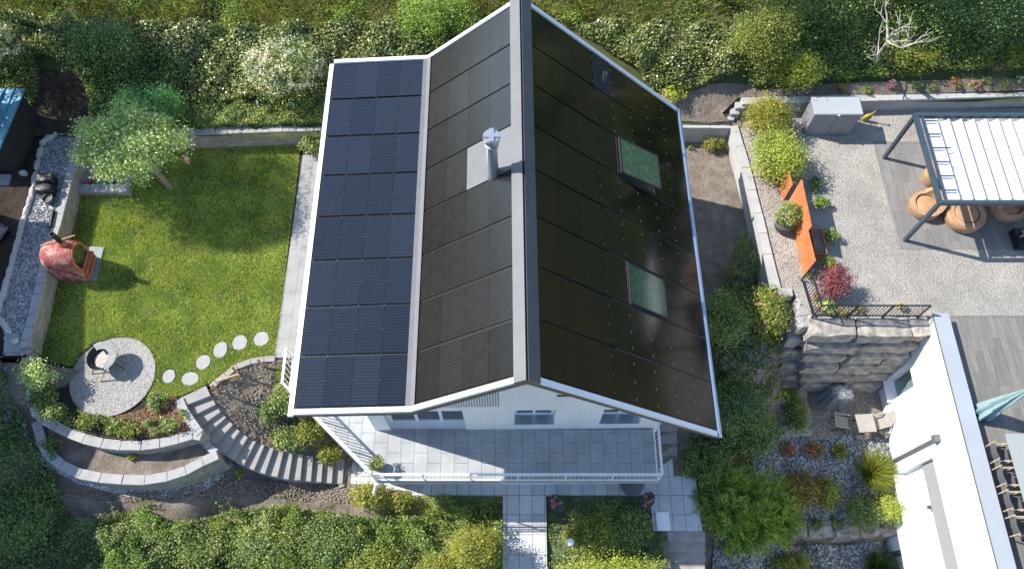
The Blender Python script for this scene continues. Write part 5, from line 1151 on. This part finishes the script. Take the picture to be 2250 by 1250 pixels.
for x, y, z, r, h, k, mt, lab in [(262, 1150, -1.9, .9, .9, 12, 'cover1', 'leggy shrub with bare stems at the left edge of the sunny cover'), (330, 1120, -1.9, .6, .7, 9, 'fresh', 'leggy shrub at the top edge of the sunny cover'), (520, 1140, -2.5, .7, .9, 12, 'cover1', 'leggy shrub left of the middle of the bottom garden'), (650, 1130, -2.6, .7, .9, 12, 'fresh', 'leggy light green shrub in the middle of the bottom garden'), (780, 1160, -2.65, .7, .8, 12, 'cover1', 'leggy shrub below the airy yellow bush'), (985, 1120, -2.65, .6, .7, 12, 'olive', 'thin twiggy shrub in the rough grass near the entrance path'), (1340, 1140, -2.65, .7, .8, 14, 'cover1', 'thin twiggy shrub in the bed behind the globe lamp'), (1270, 1150, -2.65, .6, .7, 12, 'lime', 'yellow-green twiggy shrub left of the globe lamp'), (1700, 640, -.6, .5, .9, 10, 'cover1', 'leggy shrub rising beside the pale boulders'), (1600, 610, -.4, .6, .9, 12, 'olive', 'leggy shrub in the shade of the right roof edge')]: straggler(lab, P(x, y, z), r, h, k, M[mt])
# bushes on the slope
for x, y, rad, mt, lab, kw in [
    (640, 185, (1.55, 1.15, 1.05), 'cover1', 'big bush covered in white flower spikes behind the lawn', dict(flowers=('flw', 190, .085), ncl=130, per=55)),
    (22, 160, (.95, 1.0, 1.3), 'deep', 'white flowering bush beside the dark shed', dict(flowers=('flw', 120, .08), ncl=80, per=45)),
    (250, 140, (1.6, .8, 1.0), 'ivyd', 'dark rounded bush above the garden tree', dict(ncl=90, per=50)),
    (960, 70, (1.5, .9, .8), 'fresh', 'bright green bush just behind the low solar roof', dict(ncl=90, per=50)),
    (1655, 135, (1.2, 1.0, 1.5), 'olive', 'tall olive green bush with yellow tips beyond the stepped wall', dict(ncl=170, per=55, size=.08)),
    (1745, 190, (.75, .6, .9), 'lime', 'lime green feathery bush behind the grey cabinet', dict(ncl=70, per=45)),
    (1790, 60, (1.3, .9, 1.3), 'deep', 'dark green bush left of the bare tree', dict(ncl=90, per=55)),
    (2120, 70, (2.0, 1.1, 1.5), 'ivyd', 'huge dark bush in the shade right of the bare tree', dict(ncl=140, per=60)),
    (1860, 30, (1.2, .8, 1.1), 'cover1', 'sunny green bush behind the bare tree', dict(ncl=80, per=50)),
    (2230, 140, (.8, .4, .4), 'olive', 'low olive bush at the right end of the flower bed', dict(ncl=40, per=40)),
    (2000, 150, (.9, .4, .45), 'olive', 'wide low bush under the bare tree', dict(ncl=50, per=40)),
    (690, 318, (.42, .4, .5), 'cover1', 'small dark bush at the top of the slab path', dict(ncl=30, per=26)),
    (1475, 212, (.5, .3, .35), 'lime', 'lime green bush at the back corner of the roof', dict(ncl=26, per=30))]:
    loc = PH(x, y) if y < 300 else P(x, y, .0)
    if (x, y) == (690, 318): loc = P(690, 335, 0)
    fl = kw.pop('flowers', None)
    if fl: fl = (M[fl[0]],) + fl[1:]
    shrub('bush', lab, 'bush', loc, rad, M[mt], flowers=fl, **{**dict(size=.095), **kw})
for x, y, col, lab in [(540, 207, 'fll', 'small lilac flowers above the back wall'), (712, 161, 'flp', 'small pink flower by the corner of the low roof')]:
    shrub('flowering_plant', lab, 'plant', PH(x, y), (.16, .16, .3), M['cover1'], 8, 14, .07, flowers=(M[col], 7, .06), stems=False)
# bare tree with few leaves
bt = PH(1915, 150); t = thing('bare_tree', 'tree with bare pale crooked branches and few leaves', 'tree', bt); m = MB(); tips = []
def branch(p, d, L, r, lev):
    pts = [p]; q = p; dd = d
    for i in range(4): dd = (dd + Vector((random.uniform(-.4, .4), random.uniform(-.4, .4), random.uniform(-.2, .25)))).normalized(); q = q + dd * L / 4; pts.append(q)
    m.tube(pts, [r * (1 - .18 * i) for i in range(5)], 6)
    if lev < 3:
        for i in range(3 if lev else 5):
            s = pts[random.choice([2, 3, 4])]; branch(s, (dd + Vector((random.uniform(-1, 1), random.uniform(-1, 1), random.uniform(-.3, .5)))).normalized(), L * .68, r * .55, lev + 1)
    else: tips.append(q)
branch(bt, Vector((.1, .2, 1)), 1.7, .09, 0); m.build('trunk', M['bark2'], t, True)
tp = np.array([tuple(q) for q in tips]); pts = np.repeat(tp, 12, 0) + rng.normal(size=(len(tp) * 12, 3)) * .16; leaves('crown', pts, rng.normal(size=pts.shape) + np.array([0, 0, .8]), .09, M['fresh'], t)
# flower bed plants along the back wall of the yard
fb = [(1850, 168, 's', 'fresh', None, 'arching day lily clump left of the magenta flowers'), (1915, 160, 's', 'fresh', None, 'arching day lily clump behind the magenta flowers'), (1992, 158, 's', 'lime', None, 'arching yellow-green lily clump under the bare branches'), (2152, 138, 's', 'lime', None, 'arching lily clump left of the red flowers'),
      (1958, 192, 'r', 'deep', 'flm', 'magenta flower cushion at the wall'), (2138, 192, 'r', 'cover1', 'flp', 'pink flower cushion at the wall'), (2185, 152, 'r', 'cover1', 'flp', 'red-pink flowers among lilies'), (2165, 186, 'r', 'deep', None, 'dark tuft right of the pink flower cushion'),
      (2008, 195, 'r', 'fresh', None, 'small green rosette right of the magenta flowers'), (2088, 185, 'r', 'redleaf', None, 'rust coloured rosette in the flower bed'), (1900, 205, 'r', 'fresh', None, 'small green rosette left of the magenta flowers'), (2200, 192, 'r', 'fresh', None, 'small green rosette near the right edge of the flower bed'), (2045, 194, 'r', 'deep', None, 'small dark rosette in the middle of the flower bed'), (2235, 182, 'r', 'fresh', 'flw', 'small white-flecked plant at the right edge'), (2100, 196, 'r', 'brownish', None, 'small brown rosette at the wall'), (1845, 200, 'r', 'gold', None, 'small yellow-leaved plant behind the grey cabinet')]
for x, y, k, mt, fl, lab in fb:
    loc = PH(x, y)
    if k == 's': spiky('lily', lab, 'plant', loc, .45, .5, M[mt], 160, .045)
    else: shrub('bed_plant', lab, 'plant', loc, (.2, .17, .18), M[mt], 12, 18, .06, flowers=(M[fl], 22, .06) if fl else None, stems=False)
# yellow-green bushes by the yard
shrub('bush', 'bright yellow-green bush nearer the stepped wall', 'bush', P(1680, 282, GZ), (.85, .7, .8), M['gold'], 120, 60, .075)
shrub('bush', 'lime green round bush above the rusty screens', 'bush', P(1696, 372, GZ), (.88, .95, .85), M['lime'], 170, 60, .085)
shrub('bush', 'low pale silver plant under the lime green bush', 'bush', P(1682, 385, GZ), (.3, .22, .18), M['flw'], 14, 18, .07, stems=False)
shrub('bush', 'small yellow bush in the soil bed right of the house', 'bush', P(1568, 330, -.35), (.5, .2, .35), M['gold'], 24, 30, .075)
shrub('seedling', 'small green seedling in the soil bed right of the house', 'plant', P(1517, 330, -.35), (.14, .12, .1), M['fresh'], 6, 14, .06, stems=False)
for x, y, mt, r_, lab in [(1803, 450, 'fresh', .26, 'broad leaved hosta beside the tallest rusty screen'), (1822, 525, 'cover1', .28, 'green plant beside the steel planter'), (1812, 585, 'olive', .32, 'rounded olive plant behind the last rusty screen'), (1812, 680, 'mint', .24, 'pale striped hosta inside the railing corner'), (1790, 410, 'deep', .25, 'dark plant at the foot of the rusty screens')]:
    shrub('yard_plant', lab, 'plant', P(x, y, GZ), (r_, r_, r_ * .9), M[mt], 16, 26, .09, stems=False)
shrub('red_maple', 'dark red Japanese maple beside the black railing', 'tree', P(1822, 640, GZ), (.6, .5, .7), M['maple'], 60, 70, .065, spread=.2, inner=.2)
for x, y, c_, lab in [(1793, 657, 'flp', 'pink flowers inside the black railing, upper clump'), (1802, 681, 'flp', 'pink flowers in the corner of the black railing'), (1778, 607, 'fly', 'yellow flowers at the end of the black railing'), (1845, 686, 'fly', 'yellow flowers along the front of the black railing'), (1880, 682, 'fly', 'yellow-green flowers behind the middle of the front railing'), (1975, 678, 'fly', 'yellow flowers near the right end of the railing')]:
    shrub('flowering_plant', lab, 'plant', P(x, y, GZ), (.2, .14, .16), M['cover1'], 9, 16, .06, flowers=(M[c_], 9, .07), stems=False)
# big bushes right of the house
for x, y, z, rad, mt, lab, kw in [
    (1585, 720, -.9, (.75, .9, .9), 'cover1', 'dark bush against the right side of the roof, upper part', dict(ncl=110, per=60)),
    (1664, 712, -1.0, (.7, .75, 1.1), 'olive', 'sunlit pale green bush with pinkish tips below the long wall', dict(flowers=('flp', 22, .06), ncl=120, per=55)),
    (1632, 800, -1.9, (.95, .95, .95), 'deep', 'bush sprinkled with lilac flowers right of the roof', dict(flowers=('fll', 230, .085), ncl=120, per=55)),
    (1598, 920, -2.5, (1.1, .9, 1.0), 'ivyd', 'dark green bush beside the front right roof corner', dict(ncl=130, per=60)),
    (1648, 960, -3.0, (.8, .8, .8), 'deep', 'dark bush above the pebble garden', dict(ncl=100, per=55)),
    (1545, 1010, -2.7, (.8, .55, .5), 'deep', 'low dark hedge beside the lower paving', dict(ncl=60, per=50)),
    (1740, 912, CZ, (.34, .75, .5), 'cover1', 'green bush along the stone kerb of the court', dict(ncl=50, per=45)),
    (1712, 870, -3.4, (.25, .2, .25), 'lime', 'bright yellow-green little bush on a grey stone', dict(ncl=14, per=26)),
    (1762, 785, -3.0, (.5, .35, .35), 'olive', 'dark hanging bush with yellow flowers on the rock wall', dict(flowers=('fly', 14, .05), ncl=36, per=36)),
    (1745, 1085, -4.5, (.75, .7, .55), 'brownish', 'brownish bush between fern and pebbles', dict(ncl=60, per=50)),
    (1806, 1090, -4.6, (.45, .5, .5), 'olive', 'round olive bush standing in the pebbles', dict(ncl=46, per=46)),
    (1938, 1125, -4.9, (.5, .5, .75), 'lime', 'knobbly yellow-green dwarf conifer beside the white house', dict(ncl=60, per=45, size=.07)),
    (1880, 1130, -4.9, (.6, .55, .7), 'deep', 'dark bush left of the yellow-green dwarf conifer', dict(ncl=60, per=50)),
    (1725, 990, -4.1, (.3, .25, .25), 'redleaf', 'reddish small plant at the left end of the pebble row', dict(ncl=18, per=26)),
    (1785, 992, -4.15, (.38, .22, .25), 'redleaf', 'reddish-green small plant in the pebble row', dict(ncl=20, per=26)),
    (1838, 995, -4.2, (.3, .22, .26), 'olive', 'small green plant at the right end of the pebble row', dict(ncl=18, per=26)),
    (1748, 1150, -4.9, (.18, .16, .16), 'deep', 'tiny dark tuft in the pebbles, left of three', dict(ncl=8, per=20)),
    (1788, 1152, -4.9, (.28, .2, .2), 'deep', 'tiny dark tuft in the pebbles, middle of three', dict(ncl=10, per=22)),
    (1832, 1148, -4.85, (.22, .2, .18), 'deep', 'tiny dark tuft in the pebbles, right of three', dict(ncl=10, per=20)),
    (1730, 1245, -5.8, (.7, .4, .6), 'olive', 'dark bush with yellow tips at the bottom edge by the pebbles', dict(ncl=50, per=45))]:
    fl = kw.pop('flowers', None)
    if fl: fl = (M[fl[0]],) + fl[1:]
    shrub('bush', lab, 'bush', P(x, y, z), rad, M[mt], flowers=fl, **{**dict(size=.095), **kw})
spiky('mountain_pine', 'spiky green dwarf pine against the white house wall', 'bush', P(1915, 1040, -4.3), .85, .95, M['olive'], 1600, .03, flat=.45)
spiky('ornamental_grass', 'dark grass clump at the bottom beside the white house', 'plant', P(1925, 1245, -6), .8, .9, M['deep'], 900, .03)
# fern-like big green bush
c = P(1632, 1118, -3.4); t = thing('feathery_bush', 'large soft feathery green bush beside the lower paving', 'bush', c)
pts = []; dr_ = []
cen = [(1580, 1060, -2.9, 1.0), (1640, 1090, -3.2, 1.1), (1700, 1110, -3.7, 1.0), (1600, 1130, -3.1, 1.1), (1660, 1160, -3.8, 1.2), (1620, 1180, -3.8, .9), (1560, 1110, -2.9, .7), (1715, 1160, -4.3, .8)]
for x_, y_, z_, s_ in cen:
    c0 = P(x_, y_, z_)
    for i in range(80):
        a = random.uniform(0, 2 * math.pi); k = random.uniform(.1, 1) ** .6; L = random.uniform(.5, 1.15) * s_
        d = Vector((math.cos(a) * k, math.sin(a) * k, .75)).normalized()
        for j in range(26):
            u = (j + 2) / 28; p_ = c0 + Vector((0, 0, .15)) + d * L * u + Vector((math.cos(a) * .35 * u * u * k, math.sin(a) * .35 * u * u * k, -.5 * u * u * k)) * L
            pts.append((p_.x + random.uniform(-.05, .05), p_.y + random.uniform(-.05, .05), p_.z)); dr_.append((d.x + random.uniform(-.8, .8), d.y + random.uniform(-.8, .8), d.z * .4 + random.uniform(-.4, .4)))
blades('foliage', np.array(pts), np.array(dr_), .2, .05, M['fresh'], t)
m = MB(); m.tube([c - Vector((0, 0, .2)), c + Vector((0, 0, .7))], [.06, .03], 7); m.build('stem', M['stem'], t)
rs_ = pp([(1500, 1040), (1540, 900), (1545, 700), (1600, 560), (1700, 640), (1712, 760), (1715, 850), (1700, 950), (1660, 1010), (1620, 1150), (1550, 1150), (1545, 1050)], -2.0)
stuff(carpet('side_cover', rs_, zsg, 9000, .1, M['deep'], .4, .6, .3, 1.0, seed=14), 'dark leafy undergrowth right of the solar roof', 'ground cover')
# front garden
dk = pp([(-150, 780), (40, 782), (56, 800), (64, 830), (64, 900), (80, 960), (100, 1010), (120, 1060), (140, 1130), (260, 1140), (310, 1260), (250, 1500), (-250, 1500)], -.8)
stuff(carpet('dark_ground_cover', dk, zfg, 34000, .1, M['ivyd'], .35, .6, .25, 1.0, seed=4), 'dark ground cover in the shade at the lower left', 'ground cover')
X, Y = scatter(pp([(0, 800), (50, 800), (60, 940), (0, 980)], .2), 40); Z = zfg(X, Y) + .55
stuff(leaves('blue_flowers', np.stack([X, Y, Z], 1), np.tile([0, 0, 1.0], (40, 1)), .09, M['flb'], None, .9), 'tiny blue flowers scattered in the dark ground cover', 'flowers')
hb = pp([(230, 1205), (262, 1140), (340, 1128), (400, 1160), (520, 1122), (620, 1112), (740, 1125), (800, 1135), (900, 1135), (1000, 1115), (1104, 1100), (1104, 1500), (100, 1500)], -2.4)
stuff(carpet('leafy_weeds', hb, zfg, 26000, .075, M['fresh'], .5, .8, .42, .7, 1.2, seed=21), 'fresh green weeds in patches along the bottom of the photo', 'weeds')
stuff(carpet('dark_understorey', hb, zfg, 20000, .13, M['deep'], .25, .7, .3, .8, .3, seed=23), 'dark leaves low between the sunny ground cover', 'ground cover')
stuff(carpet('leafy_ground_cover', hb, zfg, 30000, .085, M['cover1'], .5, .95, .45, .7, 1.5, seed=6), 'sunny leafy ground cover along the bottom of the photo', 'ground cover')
gl = pp([(830, 1090), (1104, 1088), (1104, 1250), (900, 1250), (820, 1150)], -2.6)
stuff(tufts('rough_grass', gl, zfg, 16000, .12, .018, M['grassl'], (0, 0), .6, .4), 'rough grass left of the entrance path', 'grass')
bd = pp([(1202, 1092), (1428, 1092), (1432, 1165), (1464, 1170), (1466, 1330), (1202, 1330)], -2.6)
stuff(carpet('bed_cover', bd, zfg, 12000, .075, M['ivyd'], .12, .6, .08, .8, .4, seed=9), 'low dark leaves covering the bed between path and stairs', 'ground cover')
fbp = pp([(105, 905), (150, 935), (230, 955), (330, 962), (400, 945), (425, 935), (405, 900), (330, 925), (260, 920), (180, 905), (120, 880)])
stuff(carpet('flower_bed_plants', fbp, flat(0), 3600, .065, M['cover1'], .22, .8, .2, .5, 1.3, seed=11), 'low green perennials behind the inner curved wall', 'plants')
for x, y, z, rad, mt, lab, kw in [
    (112, 842, 0, (.42, .42, .8), 'mint', 'bright pale green bush at the end of the left wall', dict(ncl=44, per=40)),
    (110, 885, 0, (.45, .45, .4), 'deep', 'dark bush below the bright pale green one', dict(ncl=36, per=40)),
    (128, 915, 0, (.3, .25, .5), 'cover1', 'thin leggy rose bush at the left of the flower bed', dict(ncl=18, per=18)),
    (352, 886, 0, (.32, .28, .28), 'cover1', 'grey-green perennial in the bark mulch', dict(ncl=24, per=22)),
    (380, 935, 0, (.45, .24, .3), 'cover1', 'rose bush at the right end of the flower bed', dict(ncl=20, per=12)),
    (200, 935, 0, (.5, .25, .3), 'olive', 'rose bush in the left half of the flower bed', dict(ncl=22, per=12)),
    (290, 950, 0, (.55, .2, .28), 'olive', 'rose bush in the middle of the flower bed', dict(ncl=24, per=12)),
    (292, 1005, -.6, (.14, .12, .12), 'lime', 'lone young plant between the curved walls', dict(ncl=8, per=14)),
    (120, 985, -.6, (.4, .4, .2), 'deep', 'dark straggly plant at the left end between the curved walls', dict(ncl=18, per=20)),
    (526, 1044, -2.0, (.17, .15, .16), 'lime', 'small yellow-green plant in soil below the stairs', dict(ncl=10, per=16)),
    (640, 880, -1.0, (.55, .6, .5), 'cover1', 'green bush on the slope beside the slanted railing', dict(ncl=46, per=40)),
    (600, 905, -1.2, (.4, .45, .35), 'deep', 'dark green bush in the middle of the planted slope', dict(ncl=40, per=36)),
    (625, 825, -.4, (.25, .3, .25), 'olive', 'dry olive bush under the railing end', dict(ncl=22, per=24)),
    (640, 970, -1.9, (.6, .4, .5), 'cover1', 'leafy green bush above the lower half of the stairs', dict(ncl=50, per=40)),
    (690, 955, -2.0, (.5, .42, .6), 'gold', 'yellow bush on the slope under the slanted railing', dict(ncl=50, per=36)),
    (730, 1005, -2.4, (.42, .3, .45), 'gold', 'smaller yellow bush at the foot of the planted slope', dict(ncl=34, per=34)),
    (820, 1095, LOW, (.75, .42, .7), 'gold', 'airy yellow bush below the left terrace corner', dict(ncl=80, per=22, spread=.16)),
    (885, 1105, LOW, (.4, .3, .5), 'gold', 'small yellow bush right of the airy yellow bush', dict(ncl=34, per=22)),
    (1048, 1215, -2.7, (.75, .62, 1.15), 'gold', 'golden conifer beside the entrance path', dict(ncl=150, per=50, size=.07)),
    (960, 1262, -2.75, (.7, .5, .7), 'gold', 'golden conifer at the bottom edge left of the taller one', dict(ncl=80, per=50, size=.07)),
    (830, 1250, -2.75, (1.0, .6, .6), 'olive', 'olive green bush at the bottom edge', dict(ncl=80, per=50)),
    (590, 1200, -2.6, (1.2, .8, .5), 'cover1', 'big rounded bush in the middle of the lower left garden', dict(ncl=120, per=55)),
    (730, 1200, -2.65, (1.1, .8, .45), 'deep', 'dark leafy bush right of the big rounded bush', dict(ncl=110, per=55)),
    (330, 1165, -2.1, (1.0, .45, .4), 'cover1', 'straggly bush at the sunny edge of the lower left garden', dict(ncl=70, per=40)),
    (440, 1205, -2.4, (1.1, .6, .45), 'cover1', 'spreading bush left of the big rounded bush', dict(ncl=90, per=50)),
    (60, 1150, -1.2, (1.0, .9, .5), 'ivyd', 'large dark bush at the left edge of the lower garden', dict(ncl=110, per=55)),
    (1300, 1180, LOW, (.95, .55, .55), 'olive', 'olive bush in the bed around the globe lamp', dict(ncl=90, per=50)),
    (1385, 1165, LOW, (.6, .55, .55), 'deep', 'dark bush in the bed near the white square slab', dict(ncl=60, per=50)),
    (1335, 1262, -2.85, (2.0, .28, .6), 'lime', 'clipped lime green hedge at the bottom edge', dict(ncl=120, per=50, size=.08)),
    (975, 1110, LOW, (.35, .3, .3), 'cover1', 'small weedy bush in the grass near the terrace', dict(ncl=22, per=24))]:
    shrub('bush', lab, 'bush', P(x, y, z), rad, M[mt], **{**dict(size=.09), **kw})
for x, y, z, d, lab in [(498, 1017, -1.7, (.45, .32, .35), 'grey boulder at the end of the outer curved wall'), (474, 1040, -1.8, (.3, .5, .18), 'flat half-buried stone near the outer curved wall'), (752, 1067, LOW, (.25, .15, .12), 'small stone at the foot of the garden stairs')]:
    q = P(x, y, z); m = MB().rock((q.x, q.y, float(zfg([q.x], [q.y])[0]) + .05), d, int(x), .3, .15, 3, .5); solo(m, 'garden_rock', M['rock'], lab, 'rock')
# loose pebbles that give the beds their grain
def stones(name, poly, zf, n, s, lab, mat):
    X, Y = scatter(poly, n); Z = zf(X, Y); base = MB().rock((0, 0, 0), (1, 1, .7), 3, 0, .25, 1); bv = np.array(base.v); bf = np.array(base.f)
    V = []; F = []
    for i in range(n):
        k = s * random.uniform(.5, 1.5); a = random.uniform(0, 6.28); c_, s_ = math.cos(a), math.sin(a); e = random.uniform(.7, 1.3)
        q = bv * np.array([k * e, k / e, k]); q = np.stack([q[:, 0] * c_ - q[:, 1] * s_ + X[i], q[:, 0] * s_ + q[:, 1] * c_ + Y[i], q[:, 2] + Z[i] + k * .2], 1); V.append(q); F.append(bf + len(bv) * i)
    V = np.concatenate(V); F = np.concatenate(F).ravel(); o = raw_mesh(name, V, F, 3, mat, None, (float(X.mean()), float(Y.mean()), float(Z.min()))); return stuff(o, lab, 'stones')
n = N('pebble_mix'); rnd = n.n('NewGeometry').outputs['Random Per Island']
M['pebmix'] = n.fin(n.ramp(rnd, [(0, (.09, .095, .10, 1)), (.5, (.2, .21, .215, 1)), (1, (.42, .43, .44, 1))]), .85)
stones('pebbles', peb, lambda X, Y: zsg(X, Y) + .04, 5200, .085, 'pale grey pebbles filling the neighbour rock garden', M['pebmix'])
stones('pebbles', peb2, lambda X, Y: zsg(X, Y) + .06, 4200, .09, 'grey pebbles in the lowest bed beside the white house', M['pebmix'])
stones('gravel_stones', gp, flat(.755), 3500, .055, 'crushed stones on the left gravel path', M['pebmix'])
n = N('soil_clods'); rnd = n.n('NewGeometry').outputs['Random Per Island']; M['clod'] = n.fin(n.ramp(rnd, [(0, (.12, .095, .07, 1)), (1, (.3, .25, .2, 1))]), .95, spec=.2)
stones('soil_clods', sb, lambda X, Y: zsb(X, Y), 2200, .06, 'clods of earth on the planted slope', M['clod'])
stones('soil_clods', pp([(130, 1100), (400, 1085), (500, 1050), (780, 1065), (760, 1100), (560, 1090), (300, 1110)], -2.2), zfg, 2600, .06, 'clods of earth below the curved walls', M['clod'])
n = N('bark_chips'); rnd = n.n('NewGeometry').outputs['Random Per Island']; M['chip'] = n.fin(n.ramp(rnd, [(0, (.08, .035, .02, 1)), (.5, (.25, .11, .06, 1)), (1, (.42, .28, .18, 1))]), .9)
stuff(carpet('bark_chips', mul, flat(.01), 4000, .07, M['chip'], .03, .5, .0), 'reddish bark chips in the flower bed', 'mulch')

# ================================================================ beyond the frame: what throws the long shadows
nb2 = thing('neighbour_house', 'plain neighbour house left of the garden, outside the photograph', 'house', (-24, 8.5, -3))
MB().prism([(-28, 3.4), (-20.75, 3.4), (-20.75, 15.0), (-28, 15.0)], -4, 4.9).build('wall', M['white'], nb2)
m = MB(); 
for y0_, z0, y1_, z1 in ((3.1, 4.85, 9.3, 6.2), (9.3, 6.2, 15.2, 4.85)): m.add([(-28.4, y0_, z0), (-20.6, y0_, z0), (-20.6, y1_, z1), (-28.4, y1_, z1), (-28.4, y0_, z0 + .15), (-20.6, y0_, z0 + .15), (-20.6, y1_, z1 + .15), (-28.4, y1_, z1 + .15)], [(3, 2, 1, 0), (4, 5, 6, 7), (0, 1, 5, 4), (1, 2, 6, 5), (2, 3, 7, 6), (3, 0, 4, 7)])
m.add([(-20.75, 3.4, 4.9), (-20.75, 15.0, 4.9), (-20.75, 9.3, 6.2), (-28, 3.4, 4.9), (-28, 15.0, 4.9), (-28, 9.3, 6.2)], [(0, 1, 2), (5, 4, 3)]); m.build('roof', M['eave'], nb2)
tree('neighbour_tree', 'leafy tree beyond the shed, outside the photograph', 'tree', (-20.5, 18.5, 1.0), 4, (-20.5, 18.5, 5.2), (2.0, 1.8, 1.7), M['cover1'], 110, 60, .13, .16)
tree('neighbour_tree', 'tall leafy tree beside the shed, outside the photograph', 'tree', (-18.6, 17.6, .8), 4, (-18.6, 17.9, 6.9), (2.7, 2.2, 2.4), M['cover1'], 190, 90, .13, .16)
tree('neighbour_tree', 'leafy tree on the upper left slope, outside the photograph', 'tree', (-20, 21.8, 2.6), 4, (-20, 21.8, 7.2), (2.2, 1.6, 2.2), M['cover1'], 110, 60, .13, .16)
tree('neighbour_tree', 'leafy tree on the slope behind the ridge, outside the photograph', 'tree', (5.9, 22.9, 3.1), 4, (5.9, 22.8, 7.3), (1.5, 1.2, 1.9), M['cover1'], 110, 60, .13, .16)
tree('neighbour_tree', 'leafy tree on the upper right slope, outside the photograph', 'tree', (12.2, 23.2, 3.2), 4, (12.2, 23.2, 7.6), (2.6, 1.5, 2.2), M['cover1'], 150, 70, .13, .16)
